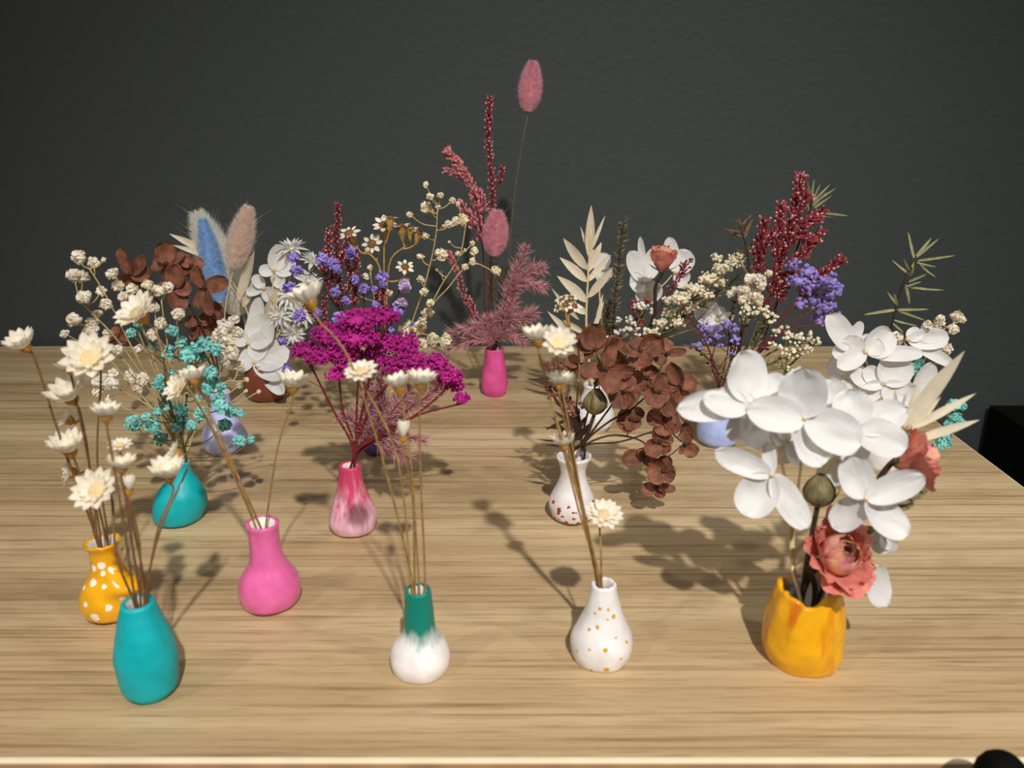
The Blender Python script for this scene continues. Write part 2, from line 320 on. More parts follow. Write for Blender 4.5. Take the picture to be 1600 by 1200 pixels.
# ------------------------------------------------------------------ vases
VS = {}
def cr1(xs, ys, x):
    n = len(xs)
    for i in range(n - 1):
        if x <= xs[i + 1] or i == n - 2:
            t = (x - xs[i]) / (xs[i + 1] - xs[i]); t = max(0, min(1, t))
            y0 = ys[max(i - 1, 0)]; y1 = ys[i]; y2 = ys[i + 1]; y3 = ys[min(i + 2, n - 1)]
            return 0.5 * (2 * y1 + (y2 - y0) * t + (2 * y0 - 5 * y1 + 4 * y2 - y3) * t * t + (3 * y1 - y0 - 3 * y2 + y3) * t ** 3)
def vase(key, cx, ybot, levels, label, color, lump=0.03, rimwave=0.0, lean=0.0, bulges=(), facets=0, name='bud_vase', thick=0.0016, dots=None, **mk):
    gp = ground(cx, ybot); r0 = levels[0][1] * scl(gp); Yc = gp.y + r0 * 0.95
    base = ground(cx, ybot); base = V((gp.x * (Yc / gp.y) ** 0.85, Yc, TZ))
    hs = []; rs = []
    for i, (y, hw) in enumerate(levels):
        P = at(cx, y, Yc); hs.append(0.0 if i == 0 else P.z - TZ); rs.append(hw * scl(P))
    H = hs[-1]; seg = 44; nr = 30; rg = random.Random(hash(key) % 1000 if False else sum(map(ord, key)))
    off = V((rg.random() * 9, rg.random() * 9, rg.random() * 9)); fr = 1.0 / max(rs)
    leanm = lean * scl(base)
    def pos(a, t, rr=None, h=None):
        h = hs[0] + (H - hs[0]) * t if h is None else h
        r = max(cr1(hs, rs, h), 0.001) if rr is None else rr
        d = V((math.sin(a), -math.cos(a), 0))
        k = 1 + lump * noise.noise(V((d.x * 1.3, d.y * 1.3, h * fr * 1.1)) + off) + lump * 0.5 * noise.noise(V((d.x * 3, d.y * 3, h * fr * 3)) + off)
        if facets: k += facets * (abs(math.sin(a * 2.5 + off.x)) - 0.5) * min(1, t * 1.6)
        for (ba, bh, amp, wd) in bulges:
            da = (a - math.radians(ba) + math.pi) % (2 * math.pi) - math.pi
            k += amp * math.exp(-(da / 0.55) ** 2 - ((t - bh) / wd) ** 2)
        hh = h + (rimwave * H * (noise.noise(V((d.x * 1.5, d.y * 1.5, 3)) + off) + 0.5 * noise.noise(V((d.x * 4, d.y * 4, 7)) + off)) * t ** 3)
        return d * (r * k) + V((leanm * t, 0, hh)), r * k
    vs = []; fs = []; mi = []
    rings = []
    for i in range(nr + 1):
        rings.append([pos(2 * math.pi * k / seg, i / nr)[0] for k in range(seg)])
    top = rings[-1]; ctr = sum(top, V()) / seg
    th = min(thick, rs[-1] * 0.3)
    def inset(ring, d, dz): 
        c0 = sum(ring, V()) / seg
        return [p + (c0 - p).normalized() * d + V((0, 0, dz)) for p in ring]
    rings.append(inset(top, th * 0.5, th * 0.25)); rings.append(inset(top, th, -th * 0.1))
    n_out = len(rings)
    for j in range(1, 6):
        t = 1 - 0.13 * j
        rr = [pos(2 * math.pi * k / seg, t)[0] for k in range(seg)]
        rings.append(inset(rr, th * 1.2, 0))
    mb = MB()
    for r_ in rings: vs += r_
    for i in range(len(rings) - 1):
        for k in range(seg):
            k2 = (k + 1) % seg; fs.append((i * seg + k, i * seg + k2, (i + 1) * seg + k2, (i + 1) * seg + k))
    n1 = (n_out - 1) * seg
    mb.add(vs, fs); mb.m = [0 if f < n1 else 1 for f in range(len(fs))]
    mb.f.append(tuple(range(seg))[::-1]); mb.m.append(0)
    L0 = (len(rings) - 1) * seg; mb.f.append(tuple(L0 + k for k in range(seg))); mb.m.append(1)
    dl = None
    if dots:
        dl = []
        for (ang, y, r) in dots:
            P = at(cx, y, Yc); t = (P.z - TZ) / H; q = pos(math.radians(ang), max(0, min(1, t)))[0]; dl.append((tuple(q), r * scl(P)))
    m = vase_mat('paint_' + key, color, dots=dl, **{k: (v if k != 'streak' else (at(cx, v[0], Yc).z - TZ, at(cx, v[1], Yc).z - TZ, v[2], v[3])) for k, v in mk.items()})
    me = mb.mesh(name, [m, M['vase_inner']])
    o = bpy.data.objects.new(name, me); C.objects.link(o); o.location = base
    o['label'] = label; o['category'] = 'vase'; o['group'] = 'handmade clay bud vases on the table'
    VS[key] = dict(Y=Yc, base=base, H=H, open=base + V((leanm, 0, H)), r=rs[-1], floor=base + V((leanm * 0.45, 0, 0.36 * H)))
    return o
vase('teal_tall', 239, 1100, [(1093, 30), (1070, 41), (1032, 47), (995, 42), (962, 32), (941, 25)], 'tall teal vase at the very front of the table', (0, 172, 178), 0.05, coat=0.05, rough=0.5)
vase('yellow_dots', 180, 972, [(967, 30), (950, 43), (928, 47), (908, 38), (892, 26), (870, 22), (856, 22), (846, 28)], 'yellow vase with white dots and a flared rim', (236, 168, 8), 0.05, rimwave=0.05, bulges=[(62, 0.52, 1.0, 0.12)], coat=0.7, rough=0.25,
     dots=[(-25, 877, 5), (10, 874, 6), (12, 884, 4), (-22, 896, 6), (15, 899, 4), (-28, 922, 4), (-8, 938, 7), (-60, 948, 5), (20, 925, 5), (25, 958, 5), (45, 915, 5), (60, 930, 5), (40, 880, 4), (-50, 905, 4)], dotcol=(248, 240, 220), wob=0.0006)
vase('pink', 424, 957, [(950, 30), (940, 41), (925, 47), (908, 46), (890, 37), (877, 28), (850, 24), (825, 24), (817, 26)], 'glossy bubblegum pink vase with a long neck', (230, 104, 166), 0.045, rimwave=0.02, coat=0.8, rough=0.3)
vase('teal_round', 279, 822, [(818, 26), (808, 36), (790, 41), (770, 37), (755, 27), (740, 16), (728, 12), (720, 13)], 'round teal vase holding cream and turquoise sprays', (0, 170, 176), 0.04, lean=20, coat=0.1, rough=0.45)
vase('lavender', 353, 713, [(708, 24), (695, 33), (680, 34), (660, 25), (640, 17), (620, 15), (612, 17)], 'pale lavender vase half hidden behind turquoise sprays', (190, 192, 236), 0.04, coat=0.1, rough=0.5)
vase('copper', 420, 629, [(625, 24), (612, 34), (595, 37), (578, 33), (566, 25)], 'round copper brown vase under the white hydrangea', (120, 58, 36), 0.04, coat=0.5, rough=0.35)
vase('pink_white', 553, 838, [(833, 25), (825, 33), (812, 38), (798, 36), (780, 28), (760, 21), (742, 18), (727, 17)], 'pink and white streaked vase holding magenta yarrow', (238, 190, 206), 0.04, coat=0.25, rough=0.4, streak=(815, 745, (206, 64, 106), 0.055))
vase('violet', 592, 713, [(708, 20), (695, 28), (680, 28), (660, 20), (640, 16), (630, 17)], 'dark violet vase in shade behind the pink ferns', (88, 74, 140), 0.04, coat=0.1, rough=0.5)
vase('pink_back', 773, 621, [(616, 16), (608, 20), (595, 20), (575, 18), (555, 15), (545, 15)], 'slim matt pink vase nearest the wall', (220, 82, 150), 0.06, coat=0.05, rough=0.55)
vase('white_rust', 894, 819, [(813, 24), (803, 33), (787, 37), (772, 33), (757, 25), (742, 20), (728, 21), (713, 27)], 'pearl white vase with rust red flecks', (228, 222, 220), 0.05, rimwave=0.03, coat=0.4, rough=0.35,
     dots=[(-62, 777, 3), (-38, 784, 4.0), (-40, 789, 3), (-2, 784, 2.4), (5, 785, 2.0), (25, 790, 3), (-20, 801, 3.2), (10, 803, 3.2), (-42, 800, 2), (50, 780, 3), (62, 776, 3), (38, 806, 2), (-5, 806, 1.8), (-70, 790, 2), (-55, 800, 2.6), (20, 778, 2.4), (-15, 778, 2.2), (0, 794, 2.6), (35, 797, 2.6), (-28, 792, 2.4), (55, 796, 2.4)], dotcol=(150, 56, 36), wob=0.0011)
vase('white_back', 927, 678, [(673, 20), (660, 29), (645, 32), (630, 26), (610, 17), (600, 18)], 'plain white vase hidden behind the brown hydrangea', (226, 222, 220), 0.04, coat=0.2, rough=0.4)
vase('white_teal', 658, 1061, [(1055, 31), (1043, 42), (1025, 47), (1008, 42), (992, 31), (980, 25), (951, 23), (932, 21), (922, 20)], 'white vase with a brushed emerald green neck', (240, 234, 232), 0.04, rimwave=0.04, coat=0.15, rough=0.45, streak=(996, 972, (0, 128, 112), 0.012))
vase('white_gold', 939, 1043, [(1036, 32), (1025, 43), (1007, 48), (990, 47), (972, 38), (955, 30), (935, 24), (912, 19)], 'pear shaped white vase with small mustard dots', (236, 232, 230), 0.04, rimwave=0.02, coat=0.35, rough=0.35,
     dots=[(-18, 938, 3), (12, 939, 2.4), (30, 949, 3.6), (-20, 962, 3), (8, 951, 2), (0, 988, 3.6), (-42, 968, 2.5), (-30, 990, 2.2), (25, 975, 2.2), (50, 985, 3), (4, 1017, 4.6), (-26, 1021, 3), (30, 1003, 2.4), (-55, 1000, 2.5), (45, 1012, 2), (-34, 945, 2)], dotcol=(214, 158, 40), wob=0.0004)
vase('mustard', 1250, 1048, [(1043, 38), (1030, 52), (1005, 61), (975, 60), (945, 55), (922, 48)], 'squat mustard yellow vase with a wavy pinched rim', (238, 172, 10), 0.05, rimwave=0.2, facets=0.06, coat=0.35, rough=0.35, lines=(206, 112, 8), thick=0.0022)
vase('sky', 1121, 701, [(696, 24), (685, 31), (668, 33), (650, 29), (635, 24), (620, 25)], 'light periwinkle blue vase behind the white hydrangea', (172, 188, 236), 0.04, coat=0.1, rough=0.5)
vase('hidden', 1376, 742, [(737, 18), (725, 25), (708, 26), (690, 20), (672, 14), (660, 15)], 'small white vase standing behind the mustard vase bouquet', (226, 222, 220), 0.04, coat=0.2, rough=0.4)

# ------------------------------------------------------------------ plant pieces
def inv(key, i=0, to=None):  # point inside the vase where a stem rests, and its place in the opening
    v = VS[key]; a = i * 2.4; q = v['r']; j = V((math.cos(a), math.sin(a), 0)) * q * 0.2; d = V((0, 0, 0))
    if to is not None:
        t = B(key, to[0], to[1]) - v['open']; t.y *= 0.5; t.z = 0
        d = t * min(1.0, q * 0.42 / max(t.length, 1e-6))
    return v['floor'] - d * 0.3 + j + V((0, 0, 0.0008)), v['open'] + d + j
def B(key, px, py, dy=0.0): return at(px, py, VS[key]['Y'] + dy * 0.01)

def wprof(shape, u):
    if shape == 'round': return 0.12 * (1 - u) ** 2 + max(0, 1 - abs(2 * (u ** 1.15) - 1) ** 2.4) ** 0.55
    if shape == 'oval': return max(0, math.sin(math.pi * min(1, u ** 0.9))) ** 0.75
    if shape == 'point': return 2.05 * (u ** 0.75 + 0.02) * (1 - u) ** 1.0 * 0.95
    if shape == 'lance': return max(0, math.sin(math.pi * u ** 0.8)) ** 0.9
    if shape == 'needle': return (1 - u) ** 0.4 * min(1, 0.4 + u * 3)
def petal_geo(P0, P1, w, n, cup=0.18, bend=0.12, shape='round', ruf=0.0, seed=0, nu=11, nv=8):
    a = P1 - P0; Ln = a.length; a = a / Ln
    n = (n - a * n.dot(a)); n = n.normalized() if n.length > 1e-6 else a.orthogonal().normalized()
    s = n.cross(a); vs = []; fs = []; uv = []
    so = V((seed * 1.7, seed * 0.9, 0))
    for i in range(nu + 1):
        u = 0.45 * i / nu + 0.55 * (0.5 - 0.5 * math.cos(math.pi * i / nu)); W = wprof(shape, u) * w / 2
        for j in range(nv + 1):
            v = j / nv * 2 - 1
            p = P0 + a * (Ln * u) + s * (W * v) + n * (bend * Ln * math.sin(math.pi * u * 0.9) * -1 + cup * w * (abs(v) ** 1.8) * (W / (w / 2)) * 0.9)
            if ruf: p = p + n * (ruf * w * noise.noise(V((u * 3.1, v * 2.3, 0)) + so) * (0.3 + u))
            vs.append(p); uv.append((u, v * 0.5 + 0.5))
    for i in range(nu):
        for j in range(nv):
            q = i * (nv + 1) + j; fs.append((q, q + 1, q + nv + 2, q + nv + 1))
    return vs, fs, uv
def petal(name, P0, P1, w, n, m, parent, org, **k):
    vs, fs, uv = petal_geo(P0 - org, P1 - org, w, n, **k)
    mb = MB(); mb.add(vs, fs); return part(name, mb.mesh(name, m, True, uv), parent)

# small shared meshes
def pom(seed, m, n=46, r=1.0):
    rg = random.Random(seed); mb = MB()
    for i in range(n):
        z = 1 - 2 * (i + 0.5) / n; t = i * 2.399963; q = math.sqrt(1 - z * z)
        d = V((q * math.cos(t), q * math.sin(t), z)); d = (d + V((rg.uniform(-.3, .3), rg.uniform(-.3, .3), rg.uniform(-.3, .3)))).normalized()
        s = d.orthogonal().normalized(); s = (Matrix.Rotation(rg.uniform(0, 6.28), 3, d) @ s); b = d.cross(s)
        h = r * rg.uniform(0.75, 1.08); wd = r * rg.uniform(0.3, 0.45)
        vs = [d * h * 0.35 - s * wd * 0.4, d * h * 0.35 + s * wd * 0.4, d * h * 0.8 + s * wd + b * 0.12, d * h * 0.8 - s * wd + b * 0.12, d * h * 0.84 + b * -0.05, d * h + s * wd * 0.6 + b * 0.28, d * h - s * wd * 0.6 + b * 0.3]
        mb.add(vs, [(0, 1, 2, 4), (0, 4, 3), (4, 2, 5), (3, 4, 6), (4, 5, 6)])
    mb.add(*ico(0.62 * r)); 
    return mb.mesh('blossom', m, False)
def ico(r):
    t = (1 + 5 ** 0.5) / 2; k = r / math.sqrt(1 + t * t)
    vs = [V(p) * k for p in [(-1, t, 0), (1, t, 0), (-1, -t, 0), (1, -t, 0), (0, -1, t), (0, 1, t), (0, -1, -t), (0, 1, -t), (t, 0, -1), (t, 0, 1), (-t, 0, -1), (-t, 0, 1)]]
    fs = [(0, 11, 5), (0, 5, 1), (0, 1, 7), (0, 7, 10), (0, 10, 11), (1, 5, 9), (5, 11, 4), (11, 10, 2), (10, 7, 6), (7, 1, 8), (3, 9, 4), (3, 4, 2), (3, 2, 6), (3, 6, 8), (3, 8, 9), (4, 9, 5), (2, 4, 11), (6, 2, 10), (8, 6, 7), (9, 8, 1)]
    return vs, fs
POM = {c: [pom(s * 7 + len(c), M[c]) for s in range(4)] for c in ('cream_puff', 'yellow_puff', 'white_puff', 'teal_puff', 'purple_puff', 'lilac_puff', 'magenta')}
def rndrot(rg): return Matrix.Rotation(rg.uniform(0, 6.28), 4, 'Z') @ Matrix.Rotation(rg.uniform(0, 3.1), 4, 'X') @ Matrix.Rotation(rg.uniform(0, 6.28), 4, 'Z')
def unit_petal(shape, wid, cup, bend, m, name, nu=5, nv=4):
    vs, fs, uv = petal_geo(V((0, 0, 0)), V((0, 1, 0)), wid, V((0, 0, 1)), cup=cup, bend=bend, shape=shape, nu=nu, nv=nv)
    mb = MB(); mb.add(vs, fs); return mb.mesh(name, m, True, uv)
DP = unit_petal('oval', 0.56, 0.28, 0.10, M['daisy_petal'], 'petal')
SP = unit_petal('lance', 0.26, 0.3, -0.05, M['white_petal'], 'petal')
def frame(n):
    n = n.normalized(); x = n.orthogonal().normalized(); return x, n.cross(x), n
def place_petal(me, c, n, ang, elev, ln, parent, org, base_r=0.0, name='petal'):
    x, y, z = frame(n); d = x * math.cos(ang) + y * math.sin(ang)
    a = d * math.cos(elev) + z * math.sin(elev); nn = z * math.cos(elev) - d * math.sin(elev); s = a.cross(nn)
    m3 = Matrix((s * ln, a * ln, nn * ln)).transposed().to_4x4(); m3.translation = c - org + d * base_r
    return part(name, me, parent, m3)
def dome(mb, c, n, r, h, rings=4, seg=12, mi=0, cone=False):
    x, y, z = frame(n); vs = []; fs = []
    for i in range(rings):
        q = i / rings * math.pi / 2
        for k in range(seg):
            a = 2 * math.pi * k / seg; vs.append(c + (x * math.cos(a) + y * math.sin(a)) * r * math.cos(q) + z * h * math.sin(q))
    vs.append(c + z * h)
    for i in range(rings - 1):
        for k in range(seg): fs.append((i * seg + k, i * seg + (k + 1) % seg, (i + 1) * seg + (k + 1) % seg, (i + 1) * seg + k))
    for k in range(seg): fs.append(((rings - 1) * seg + k, (rings - 1) * seg + (k + 1) % seg, rings * seg))
    mb.add(vs, fs, mi)

def daisy(key, px, py, wpx, mode, label, dy=0.0, n=None, mids=(), i=0, stem='tan_stem', group=None, npet=None, name='dried_daisy'):
    P = B(key, px, py, dy); R = wpx * 0.5 * scl(P); rg = random.Random(int(px * 31 + py))
    s, o = inv(key, i, mids[0]); root = thing(name, label, 'flower', s, group or 'dried daisies in the little vases')
    el1, el2 = {'up': (0.92, 1.2), 'face': (0.45, 0.85), 'bud': (1.32, 1.42), 'back': (0.4, 0.9), 'open': (0.2, 0.6)}[mode]
    nn = cvec(*n) if n else {'up': cvec(0.05, 0.9, 0.42), 'face': cvec(-0.05, 0.35, 0.95), 'bud': cvec(0, 1, 0.15), 'back': cvec(-0.5, 0.5, -0.7), 'open': cvec(0, 0.95, 0.3)}[mode]
    hR = R / math.cos(min(el1, 0.6) * 0.8) if mode != 'bud' else R * 2.3
    cb_ = P - nn * (R * 0.15 if mode != 'bud' else R * 0.9)
    ch_ = R * (0.75 if mode != 'bud' else 1.5)
    mb = MB(); E = cb_ - nn * ch_
    tube(mb, crom([s, o] + [B(key, *m) for m in mids] + [E - nn * R * 0.6, E + nn * ch_ * 0.3], 5), 0.00044, 0.00036, 6, 0, s); part('stem', mb.mesh('stem', M[stem]), root)
    mb = MB(); x, y, z = frame(nn); vs = []; fs = []; pr = [(0, 0.05), (0.25, 0.16), (0.6, 0.38), (1.0, 0.46)]
    for (h, r) in pr:
        for k in range(12):
            a = 2 * math.pi * k / 12; vs.append(E - s + z * (h * ch_) + (x * math.cos(a) + y * math.sin(a)) * (r * R * (1 if mode != 'bud' else 1.5)))
    for j in range(3):
        for k in range(12): fs.append((j * 12 + k, j * 12 + (k + 1) % 12, (j + 1) * 12 + (k + 1) % 12, (j + 1) * 12 + k))
    mb.add(vs, fs); part('calyx', mb.mesh('calyx', M['calyx']), root)
    if mode != 'bud':
        mb = MB(); dome(mb, cb_ - s, nn, R * (0.5 if mode == 'face' else 0.4), R * 0.26); part('disc', mb.mesh('disc', M['daisy_disc']), root)
    N1 = npet or 12
    for k in range(N1):
        place_petal(DP, cb_, nn, 2 * math.pi * (k + rg.uniform(-.15, .15)) / N1, el1 + rg.uniform(-.12, .12), hR * rg.uniform(0.95, 1.1) * (1.0 if mode == 'up' else 0.9 if mode != 'bud' else 1), root, s, R * (0.4 if mode == 'up' else 0.25 if mode != 'bud' else 0.3))
    N2 = 10 if mode != 'bud' else 6
    for k in range(N2):
        place_petal(DP, cb_ + nn * R * 0.06, nn, 2 * math.pi * (k + 0.5 + rg.uniform(-.2, .2)) / N2, el2 + rg.uniform(-.12, .12), hR * rg.uniform(0.55, 0.72) * (1 if mode != 'bud' else 1.5), root, s, R * (0.3 if mode != 'bud' else 0.15))
    return root

def junction_paths(trunks, pts, up=True, rg=None):
    sm = []
    for t in trunks: sm += t
    out = []
    for p in pts:
        best = None
        for q in sm:
            d = p - q
            if d.length < 1e-5: continue
            below = d.normalized().z
            cost = d.length * (1.0 + (0 if below > 0.35 else (0.35 - below) * 3)) + (0.004 if d.length < 0.004 else 0)
            if best is None or cost < best[0]: best = (cost, q)
        q = best[1]; mid = q.lerp(p, 0.5) + V((0, 0, -0.12 * (p - q).length)) + V((rg.uniform(-1, 1), rg.uniform(-1, 1), 0)) * 0.06 * (p - q).length
        out.append([q, mid, p])
    return out
def spray(key, label, trunks, blooms, m, stem, cat='flower', name='gypsophila_spray', i=0, spread=1.0, dy=0.0, r=0.0006, rb=0.00028, group=None, part_name='blossom', extra=None):
    """trunks: pixel polylines above the opening; blooms: (x, y, size[, material])"""
    rg = random.Random(sum(map(ord, label))); s, o = inv(key, i, trunks[0][0])
    root = thing(name, label, cat, s, group); mb = MB(); tr = []
    for t in trunks:
        pts = [s, o] + [B(key, q[0], q[1], dy + (q[2] if len(q) > 2 else 0)) for q in t]
        c = crom(pts, 8); tube(mb, c, r, r * 0.5, 5, 0, s); tr.append(c[8:])
    P = []
    for b in blooms:
        P.append((B(key, b[0], b[1], dy + rg.uniform(-1, 1) * spread), b))
    for path in junction_paths(tr, [p for p, b in P], rg=rg): tube(mb, crom(path, 4), rb * 1.2, rb, 4, 0, s)
    part('stem', mb.mesh('stem', M[stem]), root)
    for p, b in P:
        mm = b[3] if len(b) > 3 else m; sc = b[2] * 0.5 * scl(p)
        o_ = part(part_name, rg.choice(POM[mm]), root, Matrix.Translation(p - s) @ rndrot(rg) @ Matrix.Diagonal((sc, sc * rg.uniform(0.8, 1), sc * rg.uniform(0.75, 1), 1)))
    return root

def hydrangea(key, label, florets, m, stem, trunks, i=0, dy=0.0, cupv=0.2, r=0.0009, shape='round', ruf=0.06, tilt=0.35, name='hydrangea_sprig', center='cream_stem', back=0.0):
    """florets: (cx, cy, dy, [(tipx, tipy, width_px, dtip)]) in pixels, depths in cm"""
    rg = random.Random(sum(map(ord, label))); s, o = inv(key, i, trunks[0][0])
    root = thing(name, label, 'flower', s); mb = MB(); tr = []
    for t in trunks:
        c = crom([s, o] + [B(key, q[0], q[1], dy + (q[2] if len(q) > 2 else 0)) for q in t], 8); tube(mb, c, r, r * 0.55, 6, 0, s); tr.append(c[8:])
    cs = [B(key, f[0], f[1], dy + f[2]) for f in florets]
    for path in junction_paths(tr, [c + V((0, 0.003, -0.001)) for c in cs], rg=rg): tube(mb, crom(path, 4), r * 0.5, r * 0.35, 5, 0, s)
    part('stem', mb.mesh('stem', M[stem]), root)
    for c, f in zip(cs, florets):
        mb = MB(); sc = scl(c); dome(mb, c - s - FW * 0.0006, cvec(0, 0.3, 1), 4 * sc, 4 * sc, 3, 8); tube(mb, [c - s + V((0, 0.003, -0.001)), c - s - FW * 0.0006], 1.6 * sc, 1.6 * sc, 5)
        fo = part('floret', mb.mesh('floret', M[center]), root)
        for (tx, ty, wd, dt) in f[3]:
            T = B(key, tx, ty, dy + f[2] + dt); wv = wd * scl(T)
            nrm = -FW + RT * rg.uniform(-tilt, tilt) + UP * rg.uniform(-0.6 * tilt, 1.1 * tilt)
            petal('petal', c, T, wv, nrm, M[m], fo, s, cup=cupv * rg.uniform(0.5, 1.3), bend=rg.uniform(0.02, 0.16), shape=shape, ruf=ruf, seed=rg.random() * 50)
    return root

def tail(key, label, a, b, wpx, m, stem, mids=(), i=0, dy=0.0, n=5200, long_hairs=60, name='bunny_tail_grass', fluff=1.0, r=0.0003):
    rg = random.Random(sum(map(ord, label))); s, o = inv(key, i, mids[0]); A = B(key, *a, dy); T = B(key, *b, dy); R = wpx * 0.5 * scl(A)
    root = thing(name, label, 'grass', s); mb = MB()
    ax = (T - A); Ln = ax.length; ax.normalize(); x, y, z = frame(ax)
    tube(mb, crom([s, o] + [B(key, *q) for q in mids] + [A - ax * 0.004, A + ax * Ln * 0.2], 6), 0.0004, r, 5, 0, s); part('stem', mb.mesh('stem', M[stem]), root)
    pf = lambda t: max(0.0, math.sin(math.pi * min(1, (t * 0.93 + 0.07)) ** 0.72)) ** 0.7
    mb = MB(); vs = []; fs = []
    for j in range(13):
        t = j / 12
        for k in range(14):
            q = 2 * math.pi * k / 14; vs.append(A - s + ax * (Ln * 0.9 * t) + (x * math.cos(q) + y * math.sin(q)) * (R * 0.62 * pf(t)))
    for j in range(12):
        for k in range(14): fs.append((j * 14 + k, j * 14 + (k + 1) % 14, (j + 1) * 14 + (k + 1) % 14, (j + 1) * 14 + k))
    mb.add(vs, fs); part('head', mb.mesh('head', M[m]), root)
    mb = MB()
    for h in range(n + long_hairs):
        lg = h >= n
        t = rg.random() ** 0.9 * 0.95; q = rg.uniform(0, 6.283); d = x * math.cos(q) + y * math.sin(q)
        p = A - s + ax * (Ln * 0.9 * t) + d * (R * 0.56 * pf(t))
        ln = R * rg.uniform(0.45, 0.8) * fluff * (0.4 + 0.6 * pf(t)) * (1 if not lg else rg.uniform(1.6, 3.0))
        dr = (d * rg.uniform(0.45, 0.9) + ax * rg.uniform(0.7, 1.2) + V((rg.gauss(0, .12), rg.gauss(0, .12), rg.gauss(0, .12)))).normalized()
        sd = dr.cross(V((rg.gauss(0, 1), rg.gauss(0, 1), rg.gauss(0, 1)))).normalized() * (0.00016 if not lg else 0.00009)
        mb.add([p - sd, p + sd, p + dr * ln], [(0, 1, 2)])
    f = part('fluff', mb.mesh('fluff', M[m]), root); f['kind'] = 'stuff'
    return root

def needles_mesh(mb, path, n, ln, w, rg, s, ang=(0.5, 1.1), curl=0.2, taper=True, t0=0.0):
    m = len(path) - 1
    for k in range(n):
        t = t0 + (1 - t0) * rg.random(); i = min(int(t * m), m - 1); p = path[i].lerp(path[i + 1], t * m - i)
        ax = (path[i + 1] - path[i]).normalized(); x, y, z = frame(ax); q = rg.uniform(0, 6.283); d = x * math.cos(q) + y * math.sin(q)
        e = rg.uniform(*ang); dr = (ax * math.cos(e) + d * math.sin(e)); l = ln * rg.uniform(0.6, 1.1) * (1 if not taper else (1.0 - 0.35 * t))
        sd = dr.cross(V((rg.gauss(0, 1), rg.gauss(0, 1), rg.gauss(0, 1)))).normalized() * w
        c = d * (curl * l * rg.uniform(-1, 1)) + ax * curl * l * 0.3
        p = p - s
        mb.add([p - sd * 0.6, p + sd * 0.6, p + dr * l * 0.5 + c * 0.4 + sd, p + dr * l * 0.5 + c * 0.4 - sd, p + dr * l + c], [(0, 1, 2, 3), (3, 2, 4)])
def fern(key, label, paths, m, stem, n=320, lnpx=22, i=0, dy=0.0, w=0.00016, name='fern_sprig', ang=(0.4, 1.1), curl=0.25, trunk=()):
    rg = random.Random(sum(map(ord, label))); s, o = inv(key, i); root = thing(name, label, 'foliage', s); mb = MB()
    first = [s, o] + [B(key, *q) for q in trunk]
    allp = []
    for p in paths:
        pts = [B(key, q[0], q[1], dy + (q[2] if len(q) > 2 else 0)) for q in p]
        c = crom(first + pts, 5); tube(mb, c, 0.0005, 0.0003, 5, 0, s)
        allp.append(crom(pts, 5))
    part('stem', mb.mesh('stem', M[stem]), root)
    for c in allp:
        mb = MB(); needles_mesh(mb, c, n, lnpx * scl(c[0]), w, rg, s, ang, curl)
        f = part('frond', mb.mesh('frond', M[m]), root); f['kind'] = 'stuff'
    return root

def heather(key, label, spikes, i=0, dy=0.0, dens=4.2, bl=7.0, wid=5.0, stem='red_stem', m1='heather', m2='heather_tip', name='heather_sprig', start=0.25, trunk=(), cat='flower', tipk=0.6):
    """spikes: pixel polylines; buds crowd the upper part of each"""
    rg = random.Random(sum(map(ord, label))); s, o = inv(key, i); root = thing(name, label, cat, s); mb = MB(); ps = []
    for p in spikes:
        pts = [B(key, q[0], q[1], dy + (q[2] if len(q) > 2 else 0)) for q in p]
        if not ps: c = crom([s, o] + [B(key, *q) for q in trunk] + pts, 6)
        else:
            near = min(ps[0], key=lambda q: (q - pts[0]).length); c = crom([near] + pts, 6)
        tube(mb, c, 0.0006, 0.0003, 5, 0, s); ps.append(c)
    part('stem', mb.mesh('stem', M[stem]), root)
    for p in spikes:
        c = crom([B(key, q[0], q[1], dy + (q[2] if len(q) > 2 else 0)) for q in p], 8); L_ = sum((c[j + 1] - c[j]).length for j in range(len(c) - 1)); px = scl(c[0])
        mb = MB(); n = max(8, int(L_ / px * dens / 4))
        m_ = len(c) - 1
        for k in range(n):
            t = start + (1 - start) * (k + rg.random()) / n; j = min(int(t * m_), m_ - 1); q = c[j].lerp(c[j + 1], t * m_ - j); ax = (c[j + 1] - c[j]).normalized()
            x, y, z = frame(ax); a = k * 2.4 + rg.random(); d = x * math.cos(a) + y * math.sin(a); dr = (ax * 0.8 + d * rg.uniform(0.4, 0.9)).normalized()
            l = bl * px * rg.uniform(0.7, 1.15); wv = l * 0.27; b0 = q - s + d * (wid * px * rg.random() * (1.1 - 0.6 * t)); u1, u2, u3 = frame(dr)
            r1 = [b0 + dr * l * 0.35 + (u1 * math.cos(g) + u2 * math.sin(g)) * wv for g in (0, 1.57, 3.14, 4.71)]
            r2 = [b0 + dr * l * 0.75 + (u1 * math.cos(g) + u2 * math.sin(g)) * wv * 0.8 for g in (0, 1.57, 3.14, 4.71)]
            o0 = len(mb.v); mb.v += [tuple(v_) for v_ in [b0] + r1 + r2 + [b0 + dr * l]]
            for g in range(4):
                g2 = (g + 1) % 4
                mb.f += [(o0, o0 + 1 + g2, o0 + 1 + g), (o0 + 1 + g, o0 + 1 + g2, o0 + 5 + g2, o0 + 5 + g), (o0 + 5 + g, o0 + 5 + g2, o0 + 9)]; mb.m += [0, 0, 1 if rg.random() < tipk else 0]
        f = part('flower_spike', mb.mesh('flower_spike', [M[m1], M[m2]], False), root); f['kind'] = 'stuff'
    return root

